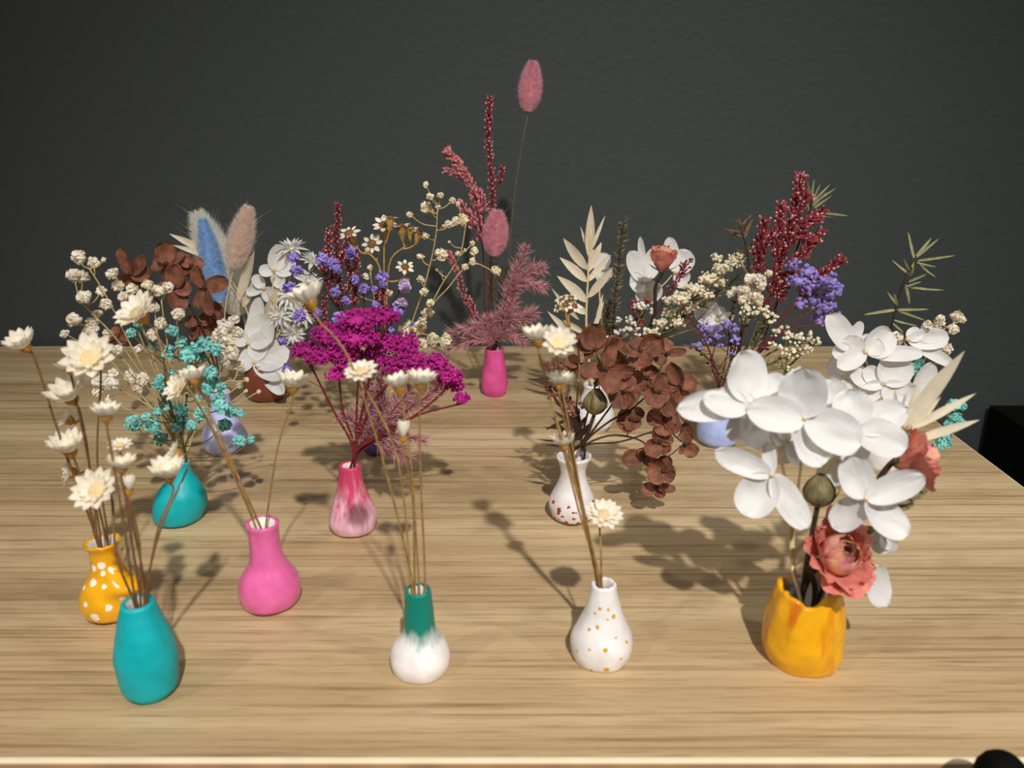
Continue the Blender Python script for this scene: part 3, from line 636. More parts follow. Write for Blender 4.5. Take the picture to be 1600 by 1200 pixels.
def clump(mb, c, rx, ry, rz, n, size, rg, core=False):
    vs0, fs0 = ico(1.0)
    if core: mb.add([c + V((q.x * rx * 0.72, q.y * ry * 0.72, q.z * rz * 0.62)) for q in vs0], fs0)
    for k in range(n):
        while True:
            d = V((rg.uniform(-1, 1), rg.uniform(-1, 1), rg.uniform(-0.6, 1)))
            if 0.45 < d.length < 1: break
        p = c + V((d.x * rx, d.y * ry, d.z * rz)); sz = size * rg.uniform(0.6, 1.1); R_ = rndrot(rg).to_3x3()
        mb.add([p + R_ @ (q * sz * rg.uniform(0.65, 1.25)) for q in vs0], fs0)
def cluster_plant(key, label, clumps, m, stem, trunks, i=0, dy=0.0, fl=3.6, name='yarrow_sprig', dens=1.0, r=0.0008, pname='flower_cluster', cat='flower', rzk=0.75, spread=1.0):
    rg = random.Random(sum(map(ord, label))); s, o = inv(key, i, trunks[0][0]); root = thing(name, label, cat, s); mb = MB(); tr = []
    for t in trunks:
        c = crom([s, o] + [B(key, q[0], q[1], dy + (q[2] if len(q) > 2 else 0)) for q in t], 7); tube(mb, c, r, r * 0.6, 5, 0, s); tr.append(c[7:])
    P = [(B(key, c[0], c[1], dy + (c[4] if len(c) > 4 else rg.uniform(-.8, .8) * spread)), c) for c in clumps]
    tips = []
    for p, c in P:
        k = scl(p); tips += [p + V((rg.uniform(-.6, .6) * c[2] * k * 0.5, rg.uniform(-.3, .3) * c[2] * k * .5, -c[3] * 0.2 * k)) for _ in range(4 if c[2] > 40 else 1)]
    for path in junction_paths(tr, tips, rg=rg): tube(mb, crom(path, 4), r * 0.6, r * 0.4, 4, 0, s)
    part('stem', mb.mesh('stem', M[stem]), root)
    for p, c in P:
        k = scl(p); mb = MB(); clump(mb, p - s, c[2] * 0.5 * k, c[2] * 0.4 * k, c[3] * 0.5 * k, int(c[2] * c[3] / (fl * fl) * 0.95 * dens) + 6, fl * 0.62 * k, rg, dens > 0.75 and c[2] > 22)
        f = part(pname, mb.mesh(pname, M[m], False), root); f['kind'] = 'stuff'
    return root

def leafy(key, label, stempath, leaves, m, stem, i=0, dy=0.0, shape='point', cup=0.2, bend=0.05, name='ruscus_sprig', r=0.0008, tilt=0.4):
    """leaves: (bx, by, tx, ty, width_px, dtip)"""
    rg = random.Random(sum(map(ord, label))); s, o = inv(key, i, stempath[0]); root = thing(name, label, 'foliage', s); mb = MB()
    tube(mb, crom([s, o] + [B(key, q[0], q[1], dy + (q[2] if len(q) > 2 else 0)) for q in stempath], 7), r, r * 0.5, 6, 0, s); part('stem', mb.mesh('stem', M[stem]), root)
    for l in leaves:
        P0 = B(key, l[0], l[1], dy); P1 = B(key, l[2], l[3], dy + (l[5] if len(l) > 5 else rg.uniform(-.6, .6)))
        petal('leaf', P0, P1, l[4] * scl(P0), -FW + RT * rg.uniform(-tilt, tilt) + UP * rg.uniform(-tilt, tilt), M[m], root, s, cup=cup * rg.uniform(0.4, 1.5), bend=bend * rg.uniform(-1, 1.4), shape=shape, seed=rg.random() * 30, nu=8 if l[4] > 10 else 5, nv=4 if l[4] > 10 else 2)
    return root

def rose(key, label, c, axis, dpx, stempath, i=0, dy=0.0, openk=0.5, name='dried_rose', hk=1.0, nin=7, nout=8):
    rg = random.Random(sum(map(ord, label))); s, o = inv(key, i); P = B(key, c[0], c[1], dy); R = dpx * 0.5 * scl(P); ax = cvec(*axis); x, y, z = frame(ax)
    root = thing(name, label, 'flower', s); b0 = P - ax * R * 0.85 * hk; mb = MB()
    tube(mb, crom([s, o] + [B(key, q[0], q[1], dy + (q[2] if len(q) > 2 else 0)) for q in stempath] + [b0 - ax * R * 0.25, b0 + ax * R * 0.15], 6), 0.0011, 0.0011, 7, 0, s); part('stem', mb.mesh('stem', M['dark_stem']), root)
    mb = MB(); dome(mb, b0 - s + ax * R * 0.12, -ax, R * 0.26, R * 0.26, 3, 10); part('hip', mb.mesh('hip', M['bud_green']), root)
    N = nin + nout; nu, nv = 14, 16
    for k in range(N):
        outer = k >= nin; f = (k / max(nin - 1, 1)) if not outer else (k - nin) / max(nout - 1, 1)
        a0 = k * 2.39996 + rg.uniform(-.25, .25); sd = rg.random() * 40; vs = []; fs = []; uv = []
        if not outer: Ri = R * (0.20 + 0.34 * f); span = 1.35; H = R * hk * (1.62 - 0.12 * f) * rg.uniform(0.95, 1.04); end = 0.84 - 0.10 * f; fl = 0
        else: Ri = R * (0.56 + 0.12 * f); span = rg.uniform(0.75, 1.05); H = R * hk * (1.5 - 0.45 * f * openk) * rg.uniform(0.88, 1.08); end = 0.62 - 0.16 * f; fl = R * openk * (0.25 + 0.55 * f) * rg.uniform(0.5, 1.2)
        cr = 0.15 if outer else 0.05
        for iu in range(nu + 1):
            u = iu / nu
            rr = Ri * math.sin(math.pi * (0.10 + (end - 0.10) * u)) * 1.05 + fl * u ** 2.4
            hh = H * (u - (0.30 * openk * f * u ** 3 if outer else 0)); wsp = span * (0.35 + 0.65 * math.sin(math.pi * min(1, 0.12 + u * 0.66)))
            for iv in range(nv + 1):
                v = iv / nv * 2 - 1
                n1 = noise.noise(V((u * 2.4, v * 2.2, sd))); n2 = noise.noise(V((u * 5, v * 5.5, sd + 9))); n3 = noise.noise(V((u * 9, v * 11, sd + 19)))
                edge = max(abs(v) ** 3, u ** 4)
                r2 = rr * (1 + 0.14 * n1 * u) + R * cr * (n2 + 0.6 * n3) * edge + (R * 0.08 * abs(v) ** 4 * u if outer else 0)
                ang = a0 + wsp * v * (1 + 0.12 * n2); h2 = hh - H * 0.14 * abs(v) ** 2.5 * u + R * (0.10 if outer else 0.04) * (n2 + 0.5 * n3) * edge
                vs.append(b0 - s + ax * h2 + (x * math.cos(ang) + y * math.sin(ang)) * r2); uv.append((u, v * 0.5 + 0.5))
        for iu in range(nu):
            for iv in range(nv): q = iu * (nv + 1) + iv; fs.append((q, q + 1, q + nv + 2, q + nv + 1))
        mb = MB(); mb.add(vs, fs); part('petal', mb.mesh('petal', M['rose_outer'] if outer else M['rose_inner'], True, uv), root)
    for k in range(5):
        a = k * 1.2566 + 0.4; d = x * math.cos(a) + y * math.sin(a); p0 = b0 + d * R * 0.15
        petal('sepal', p0, p0 + d * R * rg.uniform(0.6, 0.9) + ax * R * rg.uniform(0.1, 0.7), R * 0.28, ax - d * 0.6, M['bud_green'], root, s, shape='point', cup=0.3, bend=0.1, nu=6, nv=4)
    return root
def rosebud(key, label, c, axis, dpx, stempath, i=0, dy=0.0):
    rg = random.Random(sum(map(ord, label))); s, o = inv(key, i); P = B(key, c[0], c[1], dy); R = dpx * 0.5 * scl(P); ax = cvec(*axis); x, y, z = frame(ax)
    root = thing('dried_rosebud', label, 'flower bud', s); b0 = P - ax * R * 1.05; mb = MB()
    tube(mb, crom([s, o] + [B(key, q[0], q[1], dy) for q in stempath] + [b0 - ax * R * 0.3, b0 + ax * R * 0.1], 6), 0.0009, 0.0009, 6, 0, s); part('stem', mb.mesh('stem', M['dark_stem']), root)
    for k in range(6):
        a0 = k * 2.39996; vs = []; fs = []; uv = []; nu, nv = 9, 8; sp = 1.1; k0 = 0.88 + 0.03 * k
        for iu in range(nu + 1):
            u = iu / nu
            for iv in range(nv + 1):
                v = iv / nv * 2 - 1; ang = a0 + sp * v * (1 - 0.35 * u); rr = R * k0 * math.sin(math.pi * (0.06 + 0.88 * u ** 0.85)) ** 0.8 + R * 0.05 * abs(v) ** 3 + R * 0.05 * noise.noise(V((u * 4, v * 3, k)))
                vs.append(b0 - s + ax * (R * 2.15 * u) + (x * math.cos(ang) + y * math.sin(ang)) * rr); uv.append((u, v * .5 + .5))
        for iu in range(nu):
            for iv in range(nv): q = iu * (nv + 1) + iv; fs.append((q, q + 1, q + nv + 2, q + nv + 1))
        mb = MB(); mb.add(vs, fs); part('petal', mb.mesh('petal', M['bud_green'], True, uv), root)
    for k in range(4):
        a = k * 1.57 + 0.5; d = x * math.cos(a) + y * math.sin(a)
        petal('sepal', b0 + d * R * 0.3, b0 + d * R * rg.uniform(0.8, 1.2) + ax * R * rg.uniform(1.5, 2.6), R * 0.4, -d + ax * 0.2, M['bud_green'], root, s, shape='point', cup=0.2, bend=0.26, nu=7, nv=4)
    return root

# ------------------------------------------------------------------ daisies
k = 'yellow_dots'; S = 'brown_stem'
daisy(k, 35, 537, 46, 'up', 'cream daisy leaning far out at the left edge', 0, (-0.25, 0.75, 0.6), [(96, 690)], 0, S)
daisy(k, 139, 558, 74, 'face', 'large wide open cream daisy high above the yellow dotted vase', -1.0, (0.1, 0.45, 0.9), [(152, 720)], 1, S)
daisy(k, 106, 574, 32, 'up', 'small cream daisy tucked beside the large wide open one', -0.4, (-0.2, 0.95, 0.2), [(140, 730)], 2, S)
daisy(k, 108, 617, 54, 'up', 'cream daisy with pinkish centre below the largest open one', -0.3, (-0.1, 0.75, 0.65), [(142, 740)], 3, S)
daisy(k, 104, 655, 36, 'back', 'cream daisy turned away, seen from behind at left', 0.8, (-0.8, 0.4, 0.2), [(145, 770)], 4, S)
daisy(k, 107, 699, 52, 'up', 'white daisy with cupped petals left of the twin stems', -0.2, (-0.1, 0.85, 0.5), [(140, 790)], 5, S)
daisy(k, 108, 738, 40, 'back', 'lowest cream daisy turned away over the yellow dotted vase', 0.8, (-0.8, 0.1, 0.3), [(140, 795)], 6, S)
k = 'teal_tall'
daisy(k, 149, 765, 66, 'face', 'round flat cream daisy facing the viewer above the yellow vase', 0.2, (-0.1, 0.45, 0.9), [(182, 868)], 0, S)
daisy(k, 166, 647, 42, 'up', 'white daisy with a brown cup on a tall thick stem', 0.3, (0.02, 0.97, 0.22), [(190, 800)], 1, S)
daisy(k, 187, 694, 34, 'open', 'small starry white daisy with thin spread petals', 0.5, (0.1, 0.9, 0.4), [(202, 820)], 2, S, npet=10)
daisy(k, 190, 727, 40, 'up', 'white cupped daisy just above the closed bud', 0.2, (0.1, 0.95, 0.3), [(212, 840)], 3, S)
daisy(k, 202, 756, 19, 'bud', 'closed daisy bud with a golden brown base', 0.1, (0.05, 1, 0.1), [(218, 850)], 4, S)
daisy(k, 263, 739, 50, 'up', 'white daisy in front of the round teal vase', 0.3, (0.0, 0.9, 0.45), [(246, 830)], 5, S)
daisy(k, 271, 707, 38, 'back', 'pale daisy seen from the side below turquoise blossoms', 1.0, (-0.7, 0.35, 0.3), [(250, 830)], 6, S)
k = 'pink'
daisy(k, 213, 487, 66, 'face', 'wide cream daisy high among the cream sprays', 0.0, (-0.3, 0.6, 0.75), [(325, 655), (262, 562)], 0)
daisy(k, 277, 605, 44, 'face', 'flat cream daisy among the turquoise blossoms', -0.3, (-0.45, 0.4, 0.8), [(345, 700)], 1)
daisy(k, 302, 590, 40, 'up', 'white daisy with golden base beside the flat cream one', 0.2, (-0.2, 0.95, 0.25), [(355, 700)], 2)
daisy(k, 458, 600, 46, 'up', 'white daisy on a lone stem right of the copper vase', 0.2, (0.15, 0.95, 0.3), [(434, 700)], 4)
k = 'white_teal'
daisy(k, 482, 466, 54, 'up', 'topmost daisy with amber base before the white strawflowers', 0.3, (-0.35, 0.85, 0.3), [(604, 740), (548, 566)], 3)
daisy(k, 563, 578, 48, 'open', 'ivory daisy facing up in front of the magenta yarrow', 0.0, (-0.1, 0.75, 0.65), [(622, 720)], 2)
daisy(k, 623, 601, 44, 'up', 'left one of the twin golden cupped daisies', 0.2, (-0.15, 0.95, 0.2), [(643, 730)], 0)
daisy(k, 658, 596, 44, 'up', 'right one of the twin golden cupped daisies', 0.0, (0.1, 0.95, 0.25), [(657, 740)], 5)
daisy(k, 630, 672, 21, 'bud', 'half closed daisy bud with yellow base', -0.3, (0.03, 1, 0.1), [(645, 780)], 1)
k = 'white_gold'
daisy(k, 840, 527, 44, 'up', 'white daisy with pointed petals left of the blurred one', 0.4, (-0.12, 0.95, 0.25), [(868, 650), (905, 800)], 0)
daisy(k, 873, 534, 50, 'face', 'soft cream daisy facing forward above the brown hydrangea', -0.9, (0.05, 0.5, 0.85), [(884, 680), (912, 800)], 1)
daisy(k, 876, 597, 40, 'up', 'white daisy with yellow cup halfway up the leaning stems', -0.1, (0.02, 1, 0.2), [(896, 720)], 2)
daisy(k, 881, 692, 36, 'up', 'white daisy level with the rust flecked vase rim', 0.0, (-0.15, 0.95, 0.25), [(905, 800)], 3)
daisy(k, 944, 802, 52, 'open', 'short stemmed ivory daisy above the pear shaped vase', 0.2, (0.1, 0.7, 0.7), [(939, 860)], 5, npet=16)

# ------------------------------------------------------------------ round teal vase: cream and turquoise sprays
k = 'teal_round'
cream = [(123, 401, 26), (146, 410, 20), (116, 430, 24), (130, 432, 22), (162, 406, 9), (175, 427, 21), (131, 464, 24), (184, 446, 20), (206, 451, 22), (193, 463, 18), (231, 445, 19, 'yellow_puff'), (246, 454, 22), (262, 449, 21), (230, 460, 12), (278, 491, 22), (115, 499, 25), (142, 518, 26), (144, 503, 20), (101, 521, 15), (152, 490, 16), (158, 455, 18), (165, 475, 20), (183, 547, 19), (160, 596, 30, 'white_puff'), (174, 601, 26, 'white_puff'), (152, 612, 20), (178, 582, 20), (205, 588, 26), (222, 592, 22), (216, 606, 22), (217, 546, 19), (238, 522, 22), (252, 505, 20), (168, 520, 16), (240, 480, 18), (196, 500, 18), (150, 548, 14), (222, 612, 18), (172, 625, 16), (250, 540, 18)]
spray(k, 'big spray of cream gypsophila fanning left from the teal vase', [[(262, 640), (215, 560), (170, 470), (140, 420)], [(268, 640), (240, 560), (215, 490)], [(255, 660), (205, 600), (170, 560)], [(278, 620), (262, 540), (252, 470)], [(250, 650), (190, 610), (160, 605)], [(270, 650), (225, 540), (180, 430)], [(275, 640), (255, 560), (235, 450)], [(262, 650), (190, 540), (125, 470)], [(285, 650), (280, 570), (276, 500)], [(262, 660), (200, 570), (120, 500)]], cream, 'cream_puff', 'straw_stem', i=0)
teal = [(305, 547, 26), (320, 538, 26), (336, 545, 26), (292, 556, 26), (313, 556, 22), (296, 581, 24), (329, 583, 26), (332, 592, 22), (325, 606, 22), (262, 632, 26), (284, 640, 26), (247, 642, 24), (286, 652, 20), (208, 661, 27), (237, 664, 26), (244, 672, 18), (279, 665, 27), (252, 686, 25), (342, 622, 24), (345, 635, 26), (362, 643, 24), (376, 645, 16), (350, 664, 26), (374, 688, 22), (392, 687, 16), (315, 645, 25), (246, 600, 22), (250, 590, 14), (270, 517, 22), (283, 535, 22), (262, 556, 20), (265, 545, 16), (345, 604, 18), (315, 562, 12), (310, 622, 16), (300, 665, 20), (228, 650, 16), (255, 610, 14), (270, 580, 14), (288, 610, 16), (238, 540, 14), (205, 520, 16), (215, 505, 14)]
spray(k, 'spray of turquoise dyed gypsophila above the round teal vase', [[(285, 680), (292, 620), (305, 570)], [(282, 680), (262, 620), (255, 560)], [(292, 690), (320, 650), (350, 640)], [(280, 690), (252, 690)]], teal, 'teal_puff', 'green_stem', i=2, dy=-0.6)
spray(k, 'small spray of cream blossoms and tiny buds by the white petals', [[(300, 660), (338, 600), (352, 555), (362, 510)], [(310, 660), (350, 600), (372, 596)]], [(366, 500, 19, 'white_puff'), (352, 514, 28), (372, 519, 20), (343, 522, 24), (350, 538, 26), (362, 548, 24), (352, 561, 26, 'white_puff'), (372, 571, 18), (337, 530, 20), (358, 530, 22), (385, 593, 9), (374, 602, 10), (384, 611, 8), (404, 612, 8), (365, 555, 18)], 'cream_puff', 'cream_stem', i=4, dy=0.4, spread=0.6)

# ------------------------------------------------------------------ lavender vase: brown hydrangea
k = 'lavender'
hydrangea(k, 'brown dried hydrangea above the cream gypsophila', [
    (206, 428, 0.3, [(187, 386, 34, 0.2), (228, 402, 26, -.3), (190, 448, 24, .3), (236, 430, 26, -.4)]),
    (260, 412, 0, [(256, 378, 32, -.1), (288, 394, 16, .6), (236, 414, 26, .3), (262, 440, 20, .3)]),
    (272, 450, -0.6, [(274, 412, 30, -.2), (240, 452, 26, .4), (283, 486, 32, -.3), (300, 452, 24, .2)]),
    (320, 450, -0.8, [(308, 414, 36, -.2), (356, 438, 26, -.2), (332, 494, 28, -.5), (304, 480, 24, .3)]),
    (300, 416, 0.6, [(284, 400, 20, .2), (318, 408, 24, .2), (296, 440, 26, 0), (275, 424, 20, .2)]),
    (312, 506, 0.2, [(330, 492, 22, .2), (296, 530, 26, -.2), (334, 528, 24, .2), (288, 500, 24, .2)]),
    (178, 530, 0.4, [(164, 520, 16, .2), (170, 552, 22, 0), (200, 528, 20, 0), (185, 510, 18, .3)]),
    (218, 440, 1.0, [(200, 470, 24, 0), (240, 460, 24, .3), (225, 480, 22, .2), (205, 440, 24, 0)]),
    (330, 470, 0.4, [(345, 500, 22, 0), (325, 520, 22, .2), (310, 460, 20, 0)])],
    'brown_petal', 'dark_stem', [[(335, 570), (310, 500), (275, 450)], [(330, 570), (280, 500), (215, 445)], [(338, 560), (325, 490), (322, 460)], [(320, 580), (240, 545), (182, 532)]], i=0, dy=0.8, cupv=0.2, center='dark_stem', tilt=0.8, ruf=0.12)

# ------------------------------------------------------------------ copper vase: white hydrangea, strawflowers, bunny tails
k = 'copper'
tail(k, 'white fluffy grass plume standing behind the blue tail', (378, 490), (296, 308), 78, 'tail_white', 'cream_stem', [(385, 520)], 0, 3.2, 9000, 140, name='plume_grass', fluff=0.8)
tail(k, 'bright blue bunny tail grass head', (344, 472), (312, 322), 42, 'tail_blue', 'cream_stem', [(372, 540)], 1, 0.6, 6000, 40)
tail(k, 'blush beige bunny tail grass beside the blue one', (365, 418), (392, 310), 46, 'tail_blush', 'cream_stem', [(368, 560), (351, 500)], 2, 0.3, 6000, 50)
leafy(k, 'bleached white ruscus twig between blue tail and strawflowers', [(395, 520), (380, 470), (350, 420)], [(335, 398, 264, 365, 20), (330, 402, 270, 383, 14), (372, 470, 397, 392, 26), (380, 480, 402, 430, 22), (395, 540, 452, 420, 26), (398, 540, 430, 470, 20), (340, 430, 300, 370, 14)], 'ruscus', 'cream_stem', 3, 0.9)
hydrangea(k, 'white hydrangea drooping over the copper vase', [
    (388, 536, 0.0, [(405, 464, 26, .2), (426, 500, 52, -.4), (342, 498, 12, .2), (362, 520, 26, .2), (420, 545, 44, -.3)]),
    (398, 566, -0.5, [(452, 548, 48, .1), (448, 586, 38, -1.3), (443, 615, 28, -1.7), (372, 560, 36, .1)]),
    (428, 422, 0.6, [(442, 382, 30, .1), (404, 424, 20, -.3), (462, 410, 34, .1), (440, 450, 22, -.3)]),
    (412, 450, 0.8, [(384, 458, 16, .1), (396, 430, 18, .1), (430, 470, 24, .1)]),
    (352, 516, -0.2, [(340, 492, 14, .1), (338, 520, 10, .1), (360, 540, 16, 0)])],
    'white_petal', 'cream_stem', [[(412, 550), (408, 515)], [(418, 550), (428, 480), (425, 430)]], i=4, dy=-0.3)
def strawflower(key, px, py, wpx, label, nrm, i, dy, mids):
    P = B(key, px, py, dy); R = wpx * 0.5 * scl(P); rg = random.Random(px); s, o = inv(key, i); n = cvec(*nrm)
    root = thing('strawflower', label, 'flower', s, 'white strawflowers over the copper vase'); mb = MB()
    tube(mb, crom([s, o] + [B(key, *q, dy) for q in mids] + [P - n * R * 0.9, P - n * R * 0.2], 5), 0.0005, 0.0004, 5, 0, s); part('stem', mb.mesh('stem', M['cream_stem']), root)
    mb = MB(); dome(mb, P - s - n * R * 0.1, n, R * 0.3, R * 0.25); part('disc', mb.mesh('disc', M['yellow_puff']), root)
    for ring, (num, el, ln) in enumerate(((12, -0.1, 1.0), (11, 0.4, 0.95), (9, 0.85, 0.8), (6, 1.2, 0.6))):
        for q in range(num): place_petal(SP, P - n * R * 0.1, n, 6.283 * (q + ring * 0.4 + rg.uniform(-.2, .2)) / num, el + rg.uniform(-.15, .15), R * ln * rg.uniform(0.85, 1.1), root, s, R * 0.1)
for j, (x, y, wd, nr, lb, d) in enumerate([(455, 388, 52, (0, .9, .4), 'topmost spiky white strawflower', .5), (488, 408, 48, (.4, .8, .3), 'spiky white strawflower at the upper right of the white group', .4), (482, 440, 44, (.5, .3, .8), 'spiky white strawflower just under the upper right one', .1), (452, 462, 46, (-.2, .4, .9), 'spiky white strawflower in the middle of the white group', -.1), (438, 492, 46, (-.5, .2, .8), 'spiky white strawflower low on the left of its group', -.2), (473, 486, 50, (.3, -.1, .9), 'spiky white strawflower behind the amber based daisy', -.2), (458, 520, 46, (.2, -.5, .8), 'lowest drooping white strawflower', 0)]):
    strawflower(k, x, y, wd, lb, nr, j + 5, d, [(430, 530)])

# ------------------------------------------------------------------ pink streaked vase: magenta yarrow and pink fern
k = 'pink_white'
cluster_plant(k, 'magenta yarrow with dark red branching stems', [(560, 500, 70, 36), (598, 494, 58, 34, .4), (520, 522, 76, 36), (555, 528, 80, 34), (478, 548, 54, 30), (505, 556, 60, 34), (535, 550, 60, 34), (545, 572, 50, 26, -.6), (600, 535, 56, 40, .8), (632, 540, 50, 44), (645, 565, 54, 40), (620, 572, 54, 34, .3), (680, 570, 48, 38), (700, 588, 50, 34), (712, 603, 30, 26), (660, 585, 40, 26), (721, 622, 26, 20), (585, 560, 50, 40, .6), (525, 585, 40, 20)],
    'magenta', 'red_stem', [[(548, 690), (520, 640), (490, 580)], [(552, 690), (535, 640), (528, 570)], [(556, 690), (558, 620), (562, 540)], [(558, 690), (585, 625), (625, 580)], [(562, 700), (640, 655), (690, 615), (700, 600)], [(556, 690), (575, 600), (592, 530)], [(565, 695), (650, 650), (715, 632)]], fl=4.6, dens=2.1)
fern(k, 'dusty pink feathery fern under the magenta yarrow', [[(575, 690), (592, 650), (590, 605)], [(590, 670), (620, 650), (650, 630)], [(580, 690), (620, 680), (665, 690)], [(570, 690), (550, 655), (535, 650)], [(580, 680), (615, 640), (640, 610)], [(585, 690), (610, 700), (640, 715)], [(575, 690), (570, 640), (575, 600)], [(600, 640), (595, 610), (600, 580)], [(640, 640), (680, 610), (690, 590)]], 'fern', 'red_stem', n=300, lnpx=30, i=3, dy=0.3, ang=(0.5, 1.3), w=0.0002)

# ------------------------------------------------------------------ violet vase: heather, small rodanthe, purple and cream gypsophila
k = 'violet'
heather(k, 'dark red heather with pale tips above the magenta yarrow', [[(540, 510), (532, 450), (526, 390), (529, 320)], [(528, 470), (516, 420), (512, 358)], [(545, 510), (524, 470), (503, 410), (508, 392)], [(548, 505), (556, 450), (557, 388)], [(520, 420), (535, 400), (545, 372)], [(535, 470), (548, 440), (542, 405)]], 0, 0.2, dens=1.9, wid=3.0, bl=9, trunk=[(580, 600)])
heather(k, 'short dark red heather twig beside the purple blossoms', [[(598, 500), (597, 470), (600, 448)], [(596, 495), (590, 470), (592, 455)]], 5, 0.2, trunk=[(592, 560)], start=0.0)
heather(k, 'low dark red heather twig behind the amber based daisy', [[(520, 530), (506, 500), (507, 465)], [(500, 510), (485, 485), (478, 478)]], 7, 0.1, trunk=[(570, 580)], start=0.1)
purple = [(459, 403, 18), (463, 423, 20), (452, 450, 23), (503, 404, 22), (519, 412, 22), (526, 420, 18), (548, 394, 24), (556, 438, 22), (524, 456, 20), (570, 452, 24), (597, 432, 22), (598, 444, 14), (632, 446, 26, 'lilac_puff'), (468, 494, 24), (496, 489, 20), (530, 498, 26), (622, 484, 28), (627, 473, 20, 'lilac_puff'), (440, 533, 18), (449, 576, 18), (608, 520, 20), (588, 478, 18), (540, 470, 16), (644, 506, 9), (510, 520, 16), (585, 452, 14)]
spray(k, 'purple gypsophila scattered behind the magenta yarrow', [[(570, 570), (530, 490), (500, 440), (470, 415)], [(580, 570), (570, 480), (560, 420)], [(590, 560), (605, 490), (625, 455)], [(560, 580), (500, 540), (455, 545)]], purple, 'purple_puff', 'dark_stem', i=1, rb=0.00022, dy=-1.0, spread=0.7)
creamg = [(665, 288, 11), (672, 307, 12), (688, 305, 13), (665, 324, 21), (640, 335, 11), (684, 322, 9), (707, 313, 12), (716, 318, 8), (723, 343, 20), (703, 350, 16), (712, 345, 14), (694, 353, 9), (665, 369, 12), (657, 401, 13), (690, 397, 21), (738, 409, 13), (741, 392, 16), (738, 380, 9), (727, 417, 12), (715, 396, 9), (702, 378, 5), (657, 436, 14), (663, 456, 15), (672, 473, 14), (668, 488, 20), (640, 508, 24), (655, 512, 24), (632, 516, 20), (660, 502, 18), (660, 536, 18), (677, 530, 22), (696, 532, 26), (775, 423, 17), (578, 418, 10), (545, 450, 14), (590, 462, 16), (608, 458, 14), (572, 432, 12), (683, 421, 6), (675, 330, 8), (727, 391, 6), (690, 425, 5)]
spray(k, 'airy cream gypsophila with round buds against the dark wall', [[(610, 600), (645, 500), (665, 440), (680, 375), (684, 320)], [(615, 600), (662, 500), (690, 445), (718, 400), (728, 350)], [(620, 600), (668, 490), (700, 450), (735, 412), (772, 424)], [(610, 600), (650, 525), (690, 535)], [(600, 590), (590, 500), (578, 425)]], creamg, 'yellow_puff', 'straw_stem', i=2, r=0.0006, rb=0.00028, dy=0.8, spread=0.7)
def rodanthe(key, label, heads, trunks, i, dy=0.0):
    rg = random.Random(sum(map(ord, label))); s, o = inv(key, i); root = thing('paper_daisy_sprig', label, 'flower', s); mb = MB(); tr = []
    for t in trunks:
        c = crom([s, o] + [B(key, *q, dy) for q in t], 7); tube(mb, c, 0.0006, 0.0005, 6, 0, s); tr.append(c[7:])
    hd = []
    for (x, y, wd, nr) in heads:
        P = B(key, x, y, dy + rg.uniform(-.5, .5)); hd.append((P, wd * 0.5 * scl(P), cvec(*nr)))
    for path in junction_paths(tr, [P - n * R * 1.6 for P, R, n in hd], rg=rg): tube(mb, crom(path, 4), 0.0006, 0.0005, 5, 0, s)
    part('stem', mb.mesh('stem', M['cup_gold']), root)
    for P, R, n in hd:
        mb = MB(); x, y, z = frame(n); vs = []; fs = []
        for (h, r) in ((-1.7, 0.10), (-1.2, 0.26), (-0.7, 0.40), (-0.1, 0.5)):
            for q in range(10): a = q * 0.6283; vs.append(P - s + z * h * R + (x * math.cos(a) + y * math.sin(a)) * r * R * (1 + 0.12 * (q % 2)))
        for j in range(3):
            for q in range(10): fs.append((j * 10 + q, j * 10 + (q + 1) % 10, (j + 1) * 10 + (q + 1) % 10, (j + 1) * 10 + q))
        mb.add(vs, fs); cup = part('flower_cup', mb.mesh('flower_cup', M['cup_gold'], False), root)
        mb = MB(); dome(mb, P - s - n * R * 0.05, n, R * 0.48, R * 0.25); part('disc', mb.mesh('disc', M['disc_brown']), cup)
        num = 8
        for q in range(num): place_petal(RP, P, n, 6.283 * (q + rg.uniform(-.2, .2)) / num, rg.uniform(-.1, .25), R * rg.uniform(0.6, 0.85), cup, s, R * 0.36)
    return root
RP = unit_petal('oval', 0.62, 0.2, 0.1, M['daisy_petal'], 'petal', 4, 4)
rodanthe(k, 'white paper daisies with brown centres on golden stalks', [(545, 364, 34, (-.2, .6, .7)), (600, 351, 36, (.0, .6, .8)), (610, 340, 26, (.1, .95, .2)), (581, 381, 32, (-.1, .15, 1)), (626, 352, 30, (-.1, .95, .3)), (642, 355, 26, (.1, .95, .3)), (655, 362, 26, (.3, .9, .3)), (633, 417, 28, (.1, .5, .9))], [[(598, 520), (595, 425), (570, 388)], [(602, 520), (608, 415), (632, 385)], [(600, 520), (600, 430), (600, 385)]], 3, 2.6)

# ------------------------------------------------------------------ slim pink vase by the wall
k = 'pink_back'
tail(k, 'tall pink bunny tail grass rising highest of all', (825, 174), (834, 85), 42, 'tail_pink', 'green_stem', [(792, 460), (801, 330), (815, 230)], 0, 0.3, 5200, 12, fluff=0.9)
tail(k, 'lower pink bunny tail grass in front of the heather', (772, 399), (778, 320), 46, 'tail_pink', 'green_stem', [(770, 470)], 1, -0.6, 5200, 12, fluff=0.9)
heather(k, 'tall slim red heather reaching up beside the pink tails', [[(765, 500), (767, 400), (769, 300), (763, 220), (766, 153)], [(768, 300), (780, 285), (786, 264)]], 2, 0.5, dens=1.5, wid=3.0, start=0.4, bl=8.5)
heather(k, 'rosy red heather branch bending left by the cream buds', [[(758, 500), (755, 400), (740, 300), (715, 255), (698, 236)], [(742, 310), (725, 275), (697, 267)], [(752, 380), (738, 345), (718, 316)], [(752, 360), (756, 320), (750, 300)]], 3, 0.4, dens=2.4, start=0.3, bl=9, wid=6, m1='rosy')
